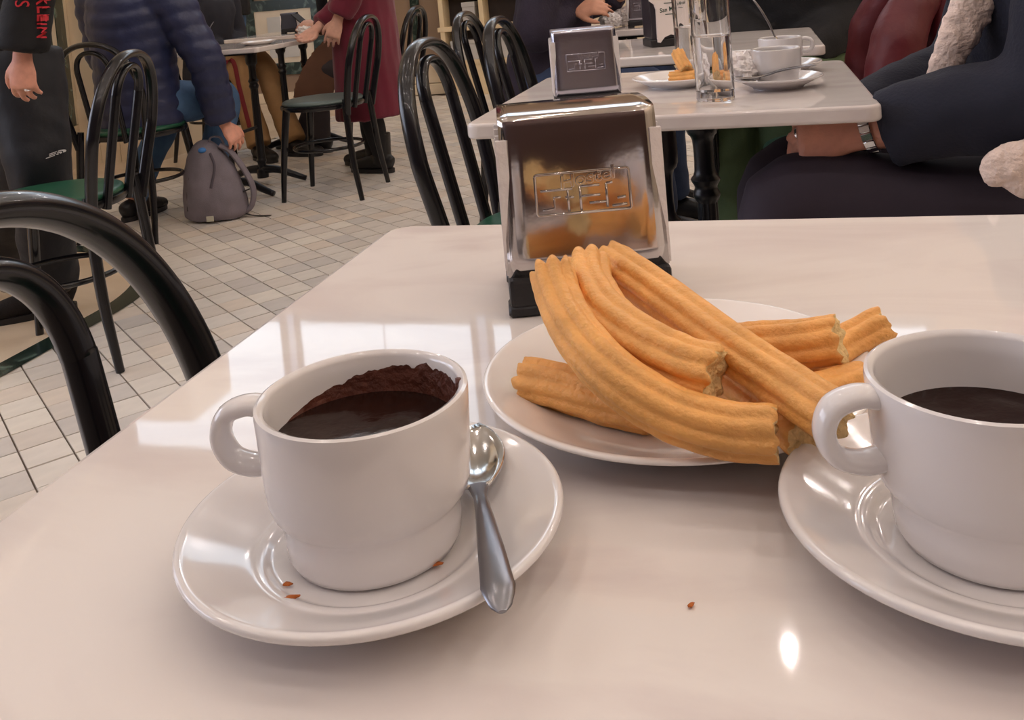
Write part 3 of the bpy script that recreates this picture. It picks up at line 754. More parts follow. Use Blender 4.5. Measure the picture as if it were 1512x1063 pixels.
for i, (px, Y, r) in enumerate(((905, 3.50, .035), (918, 3.62, .045), (895, 3.70, .03))):
    crumple(V((ony(px, 30, Y).x, Y, TZ)), r, ('middling crumpled napkin in the heap beside the grey dispenser', 'largest crumpled napkin in the heap beside the grey dispenser', 'smallest crumpled napkin in the heap beside the grey dispenser')[i], 9.7 + i)
# things on the table of the man in the navy jacket
TA = lambda px, py: onz(px, py, TZ)
p = V((-2.66, 4.17, TZ))
s = lathe('sugar_pot', smooth_prof([(.0, 0), (.036, 0), (.040, .02), (.036, .05), (.028, .07), (.036, .088), (.044, .098), (.040, .100), (.028, .085), (0, .08)], 4), M_china, None, 32); s.location = V((ony(289, 45, 4.28).x, 4.28, TZ))
tag(s, 'white flared china pot beside the navy jacket sleeve', 'pot')
kk = cup_set(V((ony(296, 60, 4.16).x, 4.16, TZ)), 'white cup with a spoon beside the flared china pot', 'saucer of the cup beside the flared china pot', math.radians(-170), .05)
sp5 = copy_tree(sp); kx = kk.location; aim_spoon(sp5, V(kx) + V((.0, .012, .02)), V(kx) + V((.075, .03, .11))); tag(sp5, 'teaspoon leaning in the cup beside the flared pot', 'spoon')
pp = lathe('plate', plate_prof(.09), M_plate, None, 48, ang=80); pp.location = (-2.42, 4.26, TZ); tag(pp, 'empty white plate on the table of the man in navy', 'plate')
crumple(onz(446, 52, TZ) + V((0, .03, 0)), .04, 'crumpled napkin beside the hand of the woman in brown', 20.2, .6)

# ------------------------------------------------------------------ people
UPV = V((0, 0, 1))
def hand_geo(w, fd, dorsal, thumb, curl=(.35, .35, .35), size=1.0, spread=.05, tcurl=.3):
    """palm and five fingers; fd wrist->fingers, dorsal = back of the hand, thumb = +1/-1 side"""
    fd = V(fd).normalized(); dorsal = V(dorsal); dorsal = (dorsal - fd * dorsal.dot(fd)).normalized(); t = fd.cross(dorsal) * thumb
    g = []; s = size
    pal = [w - fd * .02 * s, w + fd * .012 * s, w + fd * .045 * s, w + fd * .082 * s, w + fd * .092 * s]
    g.append(tube_geo(pal, [(.026 * s, .019 * s), (.030 * s, .018 * s), (.040 * s, .0165 * s), (.041 * s, .0145 * s), (.035 * s, .010 * s)], 14, side=t))
    for k, (off, L) in enumerate(((.0308, .070), (.0104, .079), (-.0104, .073), (-.0306, .057))):
        p = w + fd * (.078 - .006 * abs(k - 1.2)) * s + t * off * s; d = (fd + t * off * spread / .03).normalized(); pts = [p.copy()]; a = 0
        cc = curl[k] if len(curl) == 4 else None
        for j, fr in enumerate((.46, .30, .24)):
            a += (cc if cc is not None else curl[j]) * (1, 1.25, .8)[j] if cc is not None else curl[j]
            dj = (d * math.cos(a) - dorsal * math.sin(a)); p = p + dj * L * fr * s; pts.append(p.copy())
        P = catmull(pts, 3); g.append(tube_geo(P, lerp_list([.0086 * s, .0082 * s, .0076 * s, .0060 * s], len(P)), 10))
    p = w + fd * .020 * s + t * .022 * s; d = (fd * .72 + t * .62 - dorsal * .25).normalized(); pts = [p]
    for j, L in enumerate((.036, .030, .024)):
        p = p + d * L * s; pts.append(p); d = (d - t * tcurl + fd * .15 - dorsal * .12).normalized()
    P = catmull(pts, 3); g.append(tube_geo(P, lerp_list([.0125 * s, .0110 * s, .0095 * s, .0065 * s], len(P)), 10))
    return g
def ring_on_finger(J, k, hd, finger, m, parent):
    s = hd.get('size', 1); fd = V(hd['fd']).normalized(); dor = V(hd['dorsal']); dor = (dor - fd * dor.dot(fd)).normalized(); t = fd.cross(dor) * hd.get('thumb', 1)
    off = (.0308, .0104, -.0104, -.0306)[finger]; a = hd['curl'][0]; d = (fd + t * off * hd.get('spread', .05) / .03).normalized() * math.cos(a) - dor * math.sin(a)
    p = J['w' + k] + fd * (.02 + .074 * s) + t * off * s + d * .017 * s
    o = lathe('ring', [(.0082, -.003), (.0116, -.003), (.0116, .003), (.0082, .003), (.0082, -.003)], m, parent, 20)
    o.matrix_world = Matrix.Translation(p) @ d.to_track_quat('Z', 'Y').to_matrix().to_4x4()
    g = lathe('gem', [(0, -.003), (.005, -.0015), (.0055, .0015), (0, .0045)], m, o, 10); g.location = o.matrix_world.to_3x3().inverted() @ (dor * .0112)
def limb(pts, rad, n=14, k=6):
    P = catmull(pts, k); return tube_geo(P, lerp_list(rad, len(P)), n)
def ell(c, ax, r, n=12):
    """ellipsoid along axis ax with radii list r=(side a, b, half length)"""
    ax = V(ax).normalized(); pts, rad = [], []
    for k in range(9):
        t = -PI / 2 + PI * k / 8 * .98 + .02; pts.append(V(c) + ax * r[2] * math.sin(t)); rad.append((max(.002, r[0] * math.cos(t)), max(.002, r[1] * math.cos(t))))
    return tube_geo(pts, rad, n, side=ax.orthogonal())
def seated(p, face, seat=.474, lean=.05):
    f = V((math.cos(face), math.sin(face), 0)); l = UPV.cross(f); pel = V((p[0], p[1], seat + .092)); J = dict(f=f, l=l, pel=pel)
    J['chest'] = pel + UPV * .36 + f * lean; J['nk'] = pel + UPV * .52 + f * lean * 1.4; J['head'] = J['nk'] + UPV * .155 + f * .03
    for s, k in ((1, 'L'), (-1, 'R')):
        J['s' + k] = J['chest'] + UPV * .09 + l * s * .185; J['e' + k] = J['s' + k] - UPV * .26 + l * s * .04 + f * .06; J['w' + k] = J['e' + k] + f * .24 - l * s * .05 + UPV * .03
        J['h' + k] = pel + l * s * .095 - UPV * .01; J['k' + k] = J['h' + k] + f * .42 + l * s * .03 - UPV * .01; J['a' + k] = V((J['k' + k].x, J['k' + k].y, .085)) + f * .02; J['t' + k] = f.copy()
    return J
def standing(p, face, h=1.70):
    q = h / 1.70; f = V((math.cos(face), math.sin(face), 0)); l = UPV.cross(f); pel = V((p[0], p[1], .93 * q)); J = dict(f=f, l=l, pel=pel)
    J['chest'] = pel + UPV * .36 * q; J['nk'] = pel + UPV * .52 * q; J['head'] = J['nk'] + UPV * .155 + f * .03
    for s, k in ((1, 'L'), (-1, 'R')):
        J['s' + k] = J['chest'] + UPV * .09 + l * s * .185; J['e' + k] = J['s' + k] - UPV * .29 + l * s * .05; J['w' + k] = J['e' + k] - UPV * .24 + f * .06
        J['h' + k] = pel + l * s * .095 - UPV * .03; J['k' + k] = V((J['h' + k].x, J['h' + k].y, .49 * q)) + f * .01; J['a' + k] = V((J['h' + k].x, J['h' + k].y, .085)) - f * .02; J['t' + k] = f.copy()
    return J
def shoe_geo(a, d, L=.27, boot=.0, w=.046):
    d = V((d.x, d.y, 0)).normalized(); g0 = V((a.x, a.y, 0)); sd = UPV.cross(d)
    pts = [g0 - d * .065 + UPV * .045, g0 - d * .05 + UPV * .05, g0 + UPV * .052, g0 + d * .07 + UPV * .046, g0 + d * (L - .12) + UPV * .036, g0 + d * (L - .075) + UPV * .03, g0 + d * (L - .06) + UPV * .026]
    g = [tube_geo(catmull(pts, 3), [(x, y) for x, y in zip(lerp_list([.02, .034, .037, .042, w, .036, .014], 19), lerp_list([.034, .045, .05, .044, .034, .027, .014], 19))], 16, side=sd)]
    if boot: g.append(limb([g0 + UPV * .05, g0 + UPV * (.05 + boot * .5), g0 + UPV * (.05 + boot)], [.05, .053, .056]))
    else: g.append(limb([g0 + UPV * .05, g0 + UPV * .085], [.043, .041]))
    return g
def sole_geo(a, d, L=.27, w=.048, t=.022):
    d = V((d.x, d.y, 0)).normalized(); sd = UPV.cross(d); out = []
    for k in range(28):
        an = 2 * PI * k / 28; u = math.cos(an); x = (L / 2 + .004) * (abs(u) ** .75) * (1 if u > 0 else -1); wid = w * (1 if u > -.2 else .86)
        out.append(V((a.x, a.y, 0)) + d * (x + L / 2 - .066) + sd * wid * math.copysign(abs(math.sin(an)) ** .8, math.sin(an)))
    n = 28; v = [q + UPV * .001 for q in out] + [q + UPV * t for q in out]
    return v, [tuple(range(n - 1, -1, -1)), tuple(range(n, 2 * n))] + [(i, (i + 1) % n, n + (i + 1) % n, n + i) for i in range(n)]
def person(label, J, skin, top=None, bottom=None, shoes=None, hair=(40, 28, 22), voxel=.008, hands={}, group=None):
    pel = J['pel']; r = empty('person', (pel.x, pel.y, 0), 0, label, 'person', group)
    r.location = (0, 0, 0)
    f, l = J['f'], J['l']; g = []
    tor = [pel - UPV * .08, pel, (pel + J['chest']) / 2, J['chest'], J['chest'] + UPV * .07 * 1, J['nk'] - UPV * .03, J['nk'] + UPV * .02]
    g.append(tube_geo(catmull(tor, 3), [(a, b) for a, b in zip(lerp_list([.13, .15, .135, .155, .14, .07, .055], 19), lerp_list([.10, .105, .095, .11, .10, .06, .055], 19))], 18, side=l))
    g.append(limb([J['nk'] - UPV * .05, J['nk'], J['head'] - UPV * .04], [.06, .055, .055]))
    hc = J['head']; hp = [hc - UPV * .105 + f * .045, hc - UPV * .085 + f * .03, hc - UPV * .045 + f * .012, hc, hc + UPV * .05 - f * .006, hc + UPV * .09 - f * .008, hc + UPV * .115 - f * .006]
    g.append(tube_geo(catmull(hp, 3), [(a, b) for a, b in zip(lerp_list([.02, .045, .064, .073, .072, .055, .012], 19), lerp_list([.02, .055, .082, .093, .092, .07, .014], 19))], 18, side=l))
    g.append(limb([hc + f * .088 + UPV * .02, hc + f * .108 - UPV * .018, hc + f * .092 - UPV * .03], [.008, .013, .010], 8, 3))
    g.append(tube_geo([hc + f * .070 - UPV * .058 + l * x for x in (-.022, 0, .022)], [.006, .010, .006], 8))
    for s in (-1, 1):
        g.append(tube_geo([hc + l * s * .072 + UPV * z for z in (-.028, 0, .028)], [(.006, .008), (.009, .018), (.007, .014)], 8, side=l))
        g.append(tube_geo([hc + f * .082 + l * s * (.018 + .012 * q) + UPV * .03 for q in (0, 1, 2)], [.005, .008, .005], 8))
    for k in 'LR':
        s, e, w = J['s' + k], J['e' + k], J['w' + k]
        g.append(limb([J['chest'] + UPV * .06, s, (s + e) / 2, e, (e + w) / 2 * .5 + e * .5, w], [.07, .055, .046, .040, .040, .027]))
        hd = hands.get(k, {}); sd = 1 if k == 'L' else -1
        fd = hd.get('fd', (w - e)); dor = hd.get('dorsal', (l * sd))
        g += hand_geo(w + V(fd).normalized() * .02, fd, dor, hd.get('thumb', 1), hd.get('curl', (.35, .35, .3)), hd.get('size', 1), hd.get('spread', .05), hd.get('tcurl', .3))
        h, kn, a = J['h' + k], J['k' + k], J['a' + k]
        g.append(limb([h, (h + kn) / 2, kn, (kn + a) / 2 * .5 + kn * .5, a], [.072, .062, .046, .044, .034]))
        g.append(tube_geo([a - J['t' + k] * .04 - UPV * .035, a + J['t' + k] * .05 - UPV * .04, a + J['t' + k] * .13 - UPV * .05], [(.03, .03), (.035, .03), (.03, .02)], 10, side=UPV.cross(J['t' + k])))
    remeshed('body', g, voxel, SKIN('tone', skin) if isinstance(skin, tuple) else skin, r, 3)
    # hair cap
    bm = bmesh.new(); bmesh.ops.create_uvsphere(bm, u_segments=24, v_segments=14, radius=1)
    vv = []
    for v in bm.verts:
        d = v.co.copy(); q = f * d.x * .104 + l * d.y * .084 + UPV * d.z * .105
        if d.z < -.25 or (d.x > .55 and d.z < .45): q *= .72
        vv.append(hc + q + UPV * .022 - f * .012)
    for v, q in zip(bm.verts, vv): v.co = q
    me = bpy.data.meshes.new('hair'); bm.to_mesh(me); bm.free(); link('hair', me, mat('hair_%d%d%d' % hair, hair, .5, var=.3, vscale=90, bump=.4, bscale=200, stretch=(6, 6, 1)), r)
    if top:
        m, pad, low, kw = top['m'], top.get('pad', .02), top.get('low', -.10), dict(fold=.006, ffreq=11)
        kw.update(top.get('kw', {})); tg = []
        ts = [pel + UPV * low, pel - UPV * .02, (pel + J['chest']) / 2, J['chest'], J['chest'] + UPV * .08, J['nk'] - UPV * .035, J['nk'] + UPV * .005]
        wa = [.155, .165, .155, .17, .155, .085, .068]; da = [.12, .125, .118, .13, .115, .075, .066]
        if 'flare' in top: wa[0], da[0] = top['flare']
        tg.append(tube_geo(catmull(ts, 4), [(a + pad, b + pad) for a, b in zip(lerp_list(wa, 25), lerp_list(da, 25))], 20, side=l))
        for k in 'LR':
            s, e, w = J['s' + k], J['e' + k], J['w' + k]; ce = w + (w - e).normalized() * top.get('cuff', -.01)
            tg.append(limb([J['chest'] + UPV * .06 + (s - J['chest']) * .3, s, (s + e) / 2, e, (e + w) / 2, ce], [q + pad for q in (.08, .062, .054, .047, .042, top.get('cuffr', .034))], 16))
        top_o = remeshed(top.get('name', 'jacket'), tg, top.get('voxel', .012), m, r, 4, **kw)
    if bottom:
        m, pad = bottom['m'], bottom.get('pad', .012); tg = []
        tg.append(tube_geo([pel - UPV * .09, pel - UPV * .03, pel + UPV * .06, pel + UPV * .12], [(.14 + pad, .11 + pad), (.155 + pad, .115 + pad), (.15 + pad, .11 + pad), (.14 + pad, .10 + pad)], 18, side=l))
        for k in 'LR':
            h, kn, a = J['h' + k], J['k' + k], J['a' + k]; end = kn + (a - kn) * bottom.get('length', .98)
            tg.append(limb([h, (h + kn) / 2, kn, (kn + end) / 2, end], [q + pad for q in (.09, .08, .062, .056, bottom.get('hem', .05))], 16))
        remeshed(bottom.get('name', 'trousers'), tg, bottom.get('voxel', .012), m, r, 4, **{**dict(fold=.006, ffreq=10), **bottom.get('kw', {})})
    if shoes:
        for k in 'LR':
            o = remeshed(shoes.get('name', 'shoe'), shoe_geo(J['a' + k], J['t' + k], boot=shoes.get('boot', 0)), .008, shoes['m'], r, 3)
            v, ff = sole_geo(J['a' + k], J['t' + k]); from_py('sole', v, ff, shoes.get('sole', M_blackpl), o, False)
    return r
M_navyq = mat('navy_quilted_nylon', (42, 48, 80), .45, var=.15, vscale=12, bump=.15, bscale=60)
M_denim = mat('blue_denim', (70, 100, 136), .85, var=.22, vscale=14, bump=.2, bscale=300)
M_denimd = mat('dark_denim', (52, 66, 96), .85, var=.25, vscale=14, bump=.2, bscale=300)
M_blackc = mat('black_cotton', (22, 22, 26), .8, var=.2, vscale=20, bump=.15, bscale=150)
M_blackl = mat('black_leather', (22, 20, 22), .4, bump=.15, bscale=90)
SK1 = SKIN('tone', (206, 150, 124)); SK2 = SKIN('ruddy', (224, 162, 140)); SK3 = SKIN('pale', (214, 166, 146))

# --- man in navy jacket, hand on his backpack
J = seated((-2.64, 3.58), math.radians(84), lean=.02)
J['chest'] += V((.0, -.02, 0))
J['sR'] = J['chest'] + V((.20, .0, .07)); J['wR'] = ony(328, 178, 3.72); J['eR'] = (J['sR'] + J['wR']) / 2 + V((.07, -.04, .01))
J['kR'] = V((-2.44, 3.93, .52)); J['aR'] = V((-2.50, 3.80, .09)); J['kL'] = V((-2.74, 3.98, .52)); J['aL'] = V((-2.86, 3.75, .09))
J['eL'] = J['sL'] + V((-.05, .08, -.26)); J['wL'] = J['eL'] + V((.06, .26, .06))
J['tR'] = V((-.2, 1, 0)).normalized()
man = person('seated man in a navy quilted jacket and jeans, gripping a grey backpack', J, SK2,
    dict(m=M_navyq, pad=.03, low=-.12, name='jacket', voxel=.012, kw=dict(fold=.004, ffreq=14, fn=lambda p, n: .006 * abs(math.sin(p.z * 48 + 1.2 * math.sin(p.x * 9)))), cuffr=.036),
    dict(m=M_denim), dict(m=M_blackl), voxel=.005,
    hands={'R': dict(fd=V((.45, .1, -.75)), dorsal=V((.75, -.45, .45)), thumb=-1, curl=(.5, .55, .4), spread=.12)})
# --- backpack
bpL = onz(335, 327, 0); bp = empty('backpack', (0, 0, 0), 0, 'grey backpack standing on the tiles, held by the man in navy', 'backpack')
BC = V((-2.385, 3.72, 0)); bx = V((RX.x, RX.y, 0)).normalized(); by = V((-bx.y, bx.x, 0))
M_bag = mat('grey_backpack_cloth', (124, 117, 126), .75, var=.12, vscale=14, bump=.2, bscale=300)
def BP(a, d, z): return BC + bx * a + by * d + UPV * z
rings = []
ctr = [(-.02, .006), (-.02, .03), (-.022, .10), (-.03, .18), (-.035, .25), (-.03, .30), (-.02, .335), (-.012, .352)]
wid = [.115, .145, .142, .125, .105, .085, .06, .02]
dep = [.07, .09, .095, .09, .08, .065, .05, .02]
P = catmull([BP(a, 0, z) for a, z in ctr], 4)
remeshed('bag_body', [tube_geo(P, [(a, b) for a, b in zip(lerp_list(wid, len(P)), lerp_list(dep, len(P)))], 24, side=bx)], .009, M_bag, bp, 3, fold=.006, ffreq=9)
P = catmull([BP(.03, -.02, .335), BP(.075, -.01, .30), BP(.13, .0, .20), BP(.155, 0, .12), BP(.14, 0, .05), BP(.10, .0, .02)], 6)
tube('shoulder_strap', P, [(.022, .012)] * len(P), M_bag, bp, 12, side=by)
P = catmull([BP(.07, .0, .15), BP(.10, -.01, .118), BP(.14, -.005, .125)], 5); tube('buckle_strap', P, [(.010, .003)] * len(P), M_blackpl, bp, 8, side=by)
P = catmull([BP(.11, -.005, .016), BP(.16, -.02, .006), BP(.23, -.03, .004)], 5); tube('strap_tail', P, [(.008, .0015)] * len(P), M_blackpl, bp, 8, side=by)
P = catmull([BP(-.02, -.01, .345), BP(-.005, -.012, .372), BP(.035, -.012, .368), BP(.05, -.01, .33)], 5); tube('grab_handle', P, [(.010, .004)] * len(P), M_bag, bp, 10, side=by)
P = catmull([BP(-.045, -.035, .325), BP(-.085, -.06, .25), BP(-.115, -.062, .16), BP(-.125, -.06, .06)], 6); tube('zip', P, .0035, M_blackpl, bp, 6)
P = catmull([BP(.0, -.062, .31), BP(.02, -.082, .25), BP(.0, -.1, .16)], 6); tube('seam', P, [(.006, .002)] * len(P), mat('grey_band', (86, 80, 90), .7), bp, 8, side=bx)
o = from_py('blue_tag', *ell(BP(-.035, -.058, .325), bx, (.013, .012, .018)), mat('blue_rubber', (70, 130, 200), .5), bp)
o = box('white_patch', -.016, .016, -.001, .001, -.012, .012, mat('patch', (200, 198, 180), .8), bp); o.location = BP(-.02, -.093, .025); o.rotation_euler = (0, 0, math.atan2(bx.y, bx.x))

# --- standing man in black with lettered sleeve
J = standing((-2.42, 2.58), math.radians(205), 1.74)
J['wL'] = ony(33, 74, 2.22); J['eL'] = J['wL'] + V((.05, .03, .25)); J['sL'] = J['eL'] + V((-.08, .08, .28))
J['aL'] = onz(68, 470, 0) + V((-.01, .05, .09)); J['aR'] = onz(-5, 425, 0) + V((-.02, .06, .09)); J['kL'] = V((-2.16, 2.42, .49)); J['kR'] = V((-2.44, 2.66, .49))
J['hL'] = V((-2.22, 2.47, .86)); J['hR'] = V((-2.42, 2.62, .86)); J['tL'] = V((-.8, -.6, 0)).normalized(); J['tR'] = V((-.85, -.5, 0)).normalized()
sman = person('standing man in black with red lettering on his sleeve', J, SK2, dict(m=M_blackc, pad=.025, low=-.14, cuffr=.046, cuff=-.0), dict(m=mat('black_track_nylon', (24, 26, 34), .6, bump=.1, bscale=60), pad=.03, hem=.055), dict(m=mat('black_suede', (32, 27, 26), .9, bump=.3, bscale=200)), voxel=.0048,
    hands={'L': dict(fd=V((-.10, -.02, -1)), dorsal=V((.2, -1, .0)), thumb=1, curl=(.4, .5, .35), spread=.10, size=.98)})
ring_on_finger(J, 'L', dict(fd=V((-.10, -.02, -1)), dorsal=V((.2, -1, .0)), thumb=1, curl=(.4, .5, .35), spread=.10, size=.98), 2, mat('silver', (230, 230, 235), .15, 1), sman)
M_red = mat('red_print', (196, 44, 56), .6)
def print_on(target, geo, place, nrm, m, name, off=.0020):
    """lay flat lettering onto a cloth surface along -nrm"""
    bvh = BVHTree.FromPolygons([v.co.copy() for v in target.data.vertices], [tuple(p.vertices) for p in target.data.polygons])
    v, f = geo; bm = bmesh.new(); vs = [bm.verts.new(place(q)) for q in v]
    for t in f:
        try: bm.faces.new([vs[i] for i in t])
        except ValueError: pass
    bmesh.ops.triangulate(bm, faces=bm.faces); bmesh.ops.subdivide_edges(bm, edges=bm.edges[:], cuts=3, use_grid_fill=True)
    for q in bm.verts:
        hit = bvh.ray_cast(q.co + V(nrm) * .25, -V(nrm), .6)
        if hit[0] is not None: q.co = hit[0] + V(nrm) * off
    me = bpy.data.meshes.new(name); bm.to_mesh(me); bm.free(); return link(name, me, m, target, False)
slv = [c for c in sman.children if c.name.startswith('jacket')][0]
cdir = -V((FW.x, FW.y, 0)).normalized()
def on_sleeve(px, py, s):        # text runs down the sleeve
    o0 = ony(px, py, 2.2); dn = -UP; rt = RX
    return lambda q: o0 + dn * (q.x * s) + rt * q.y
for wd_, px, py, sz in (('CALVIN KLEIN', 59, -22, .050), ('JEANS', 37, -22, .050)):
    geo = text_geo(wd_, sz, 0); print_on(slv, geo, on_sleeve(px, py, .92), cdir, M_red, 'sleeve_lettering')
trs = [c for c in sman.children if c.name.startswith('trousers')][0]
ev, ef = [], []
for k, (r0, r1) in enumerate(((.030, .023), (.020, .013), (.010, .003))):
    n0 = len(ev); 
    for q in range(13):
        a = PI / 2 * q / 12; ev += [V((r0 * math.cos(a), r0 * math.sin(a), 0)), V((r1 * math.cos(a), r1 * math.sin(a), 0))]
    ef += [(n0 + 2 * q, n0 + 2 * q + 2, n0 + 2 * q + 3, n0 + 2 * q + 1) for q in range(12)]
for k, (y0, L) in enumerate(((.024, .030), (.012, .026), (.0, .036))):
    n0 = len(ev); ev += [V((-.004 - L, y0, 0)), V((-.004, y0, 0)), V((-.004, y0 + .007, 0)), V((-.004 - L, y0 + .007, 0))]; ef.append((n0, n0 + 1, n0 + 2, n0 + 3))
o0 = ony(60, 238, 2.3); print_on(trs, (ev, ef), lambda q: o0 + RX * (q.x * .48 + q.y * .12) + UP * (q.y * .42 + q.x * .17), cdir, mat('white_print', (214, 212, 214), .6), 'trouser_emblem', .002)

# --- woman in burgundy coat
J = standing((-1.985, 4.59), math.radians(165), 1.66)
J['wR'] = V((-2.17, 4.44, .80)); J['wL'] = ony(500, 24, 4.36); J['eL'] = J['wL'] + V((.13, .02, .20)); J['sL'] = V((-2.06, 4.42, 1.32))
J['aL'] = onz(548, 262, 0) + V((.02, .12, .085)); J['aR'] = onz(535, 252, 0) + V((.02, .14, .085)); J['kL'] = V((-2.0, 4.53, .46)); J['kR'] = V((-2.04, 4.64, .46))
M_burg = mat('burgundy_wool', (104, 24, 46), .85, var=.12, vscale=9, bump=.12, bscale=250, sheen=.2)
lady = person('woman in a long burgundy coat and black boots standing beside a chair', J, SK3, dict(m=M_burg, pad=.025, low=-.60, flare=(.19, .15), name='coat', cuffr=.04, kw=dict(fold=.010, ffreq=7, fstretch=(1.6, 1.6, .35))), dict(m=M_blackc, pad=.005, hem=.042), dict(m=M_blackl, boot=.16, name='boot'),
    voxel=.0052, hands={'L': dict(fd=V((-.35, -.1, -.9)), dorsal=V((.2, -.95, .0)), thumb=1, curl=(.25, .25, .2), spread=.09)})
sc = catmull([V((-2.14, 4.52, 1.38)), V((-2.17, 4.53, 1.15)), V((-2.19, 4.54, .95)), V((-2.19, 4.55, .78))], 5); tube('scarf', sc, [(.055, .02)] * len(sc), M_blackc, lady, 12, side=(0, 1, 0))

# --- woman in brown at the far table
J = seated((-2.26, 5.33), math.radians(180)); J['wR'] = ony(474, 40, 5.42); J['eR'] = J['wR'] + V((.24, .02, .03)); J['wL'] = ony(468, 38, 5.24) ; J['eL'] = J['wL'] + V((.25, -.06, .0))
J['kL'] = V((-2.60, 5.20, .50)); J['kR'] = V((-2.62, 5.42, .50)); J['aL'] = onz(470, 228, 0) + V((0, .06, .085)); J['aR'] = onz(430, 222, 0) + V((.05, .1, .085))
M_brown = mat('brown_wool', (98, 68, 52), .85, var=.1, vscale=9, bump=.12, bscale=250)
pb = person('woman in a brown coat seated by the small dark dispenser', J, SK3, dict(m=M_brown, pad=.025, low=-.10, name='coat'), dict(m=mat('charcoal_cloth', (52, 46, 50), .8, bump=.1)), dict(m=M_blackl, boot=.12, name='boot'), voxel=.008,
    hands={'L': dict(fd=V((-1, .1, .1)), dorsal=V((0, -.6, .6)), thumb=1, curl=(.4, .4, .3)), 'R': dict(fd=V((-1, -.1, .1)), dorsal=V((0, .6, .6)), thumb=-1, curl=(.4, .4, .3))})
ct = [tube_geo(catmull([V((-2.34, 5.22, .66)), V((-2.46, 5.16, .58)), V((-2.56, 5.13, .44)), V((-2.60, 5.12, .33))], 4), [(.12, .02)] * 13, 14, side=(.9, .3, .3))]
remeshed('coat_skirt', ct, .012, M_brown, pb, 3)
ph = box('mobile_phone', -.036, .036, -.004, .004, -.07, .07, M_blackpl, None, .003); w = J['wR']; ph.location = w + V((-.11, -.03, .05)); ph.rotation_euler = (math.radians(-50), 0, math.radians(80)); tag(ph, 'dark mobile phone held by the woman in brown', 'phone')

# --- person in tan trousers with a red stripe
J = seated((-3.40, 5.33), math.radians(-4)); J['kR'] = onz(352, 100, .555); J['aR'] = onz(382, 212, .10); J['kL'] = J['kR'] + V((.04, .22, .0)); J['aL'] = J['aR'] + V((.18, .10, .0)); J['tR'] = V((.8, -.6, 0)).normalized(); J['tL'] = V((.9, -.2, 0)).normalized()
for k, sg in (('L', 1), ('R', -1)): J['e' + k] = J['s' + k] + V((.02, sg * .06, -.27)); J['w' + k] = V((-3.22, 5.33 + sg * .07, .68))
M_tan = mat('tan_corduroy', (158, 122, 82), .85, var=.12, vscale=12, bump=.15, bscale=200)
pt = person('seated person in tan trousers with a dark red stripe', J, SK1, dict(m=mat('dark_jumper', (40, 40, 48), .85)), dict(m=M_tan, pad=.014, length=1.03, hem=.062), dict(m=M_blackl), voxel=.009)
a, b, c = J['hR'], J['kR'], J['aR']; sdv = V((.15, -1, .25)).normalized()
P = catmull([a + (b - a) * .7 + sdv * .094, b + sdv * .080 + V((.0, 0, .03)), b + (c - b) * .3 + sdv * .074, b + (c - b) * .8 + sdv * .077], 6); tube('side_stripe', P, [(.014, .004)] * len(P), mat('red_stripe', (112, 28, 34), .8), pt, 8, side=(c - b).cross(sdv))

# --- person standing behind in dark top and jeans
J = standing((-4.05, 6.75), math.radians(200), 1.75)
person('person in dark top and jeans standing by the stone pier beyond the tables', J, SK1, dict(m=M_blackc, pad=.03, low=-.10), dict(m=M_denim), dict(m=M_blackl), voxel=.010)

# --- person in the dark purple sweater
J = seated((-.80, 3.44), math.radians(-6), lean=.10); J['wR'] = ony(838, 17, 3.33) ; J['eR'] = ony(790, 52, 3.20); J['sR'] = J['chest'] + V((-.02, -.17, .06)); J['wL'] = V((-.50, 3.60, .86)); J['eL'] = V((-.72, 3.68, .82))
M_purp = mat('dark_purple_knit', (52, 46, 62), .9, var=.12, vscale=14, bump=.3, bscale=160)
person('person in a dark purple sweater and jeans sitting with the hands raised at the table', J, SK1, dict(m=M_purp, pad=.02, low=-.09, name='sweater'), dict(m=M_denimd), dict(m=M_blackl), voxel=.0065,
    hands={'R': dict(fd=V((.95, -.1, .12)), dorsal=V((.0, -.7, .7)), thumb=1, curl=(.3, .35, .3)), 'L': dict(fd=V((.8, -.4, .1)), dorsal=V((.0, .7, .7)), thumb=-1, curl=(.4, .4, .3))})

# --- person in black behind the white dispenser table, green trousers
J = seated((.13, 3.30), math.radians(-100), lean=.03); J['kL'] = V((.06, 2.86, .54)); J['kR'] = V((-.12, 2.88, .54)); J['aR'] = V((-.10, 2.72, .09)); J['aL'] = V((.05, 2.74, .09))
J['wL'] = V((.12, 3.05, .64)); J['wR'] = V((.0, 3.04, .65)); J['eL'] = V((.30, 3.26, .76)); J['eR'] = V((-.10, 3.26, .76))
person('person in a black coat and green trousers behind the table with the white dispenser', J, SK1, dict(m=M_blackc, pad=.035, low=-.14, name='coat'), dict(m=mat('green_twill', (78, 96, 66), .85, var=.1, bump=.15, bscale=200), pad=.02), dict(m=mat('brown_leather', (96, 62, 46), .5, bump=.1), boot=.1, name='boot'), voxel=.009)

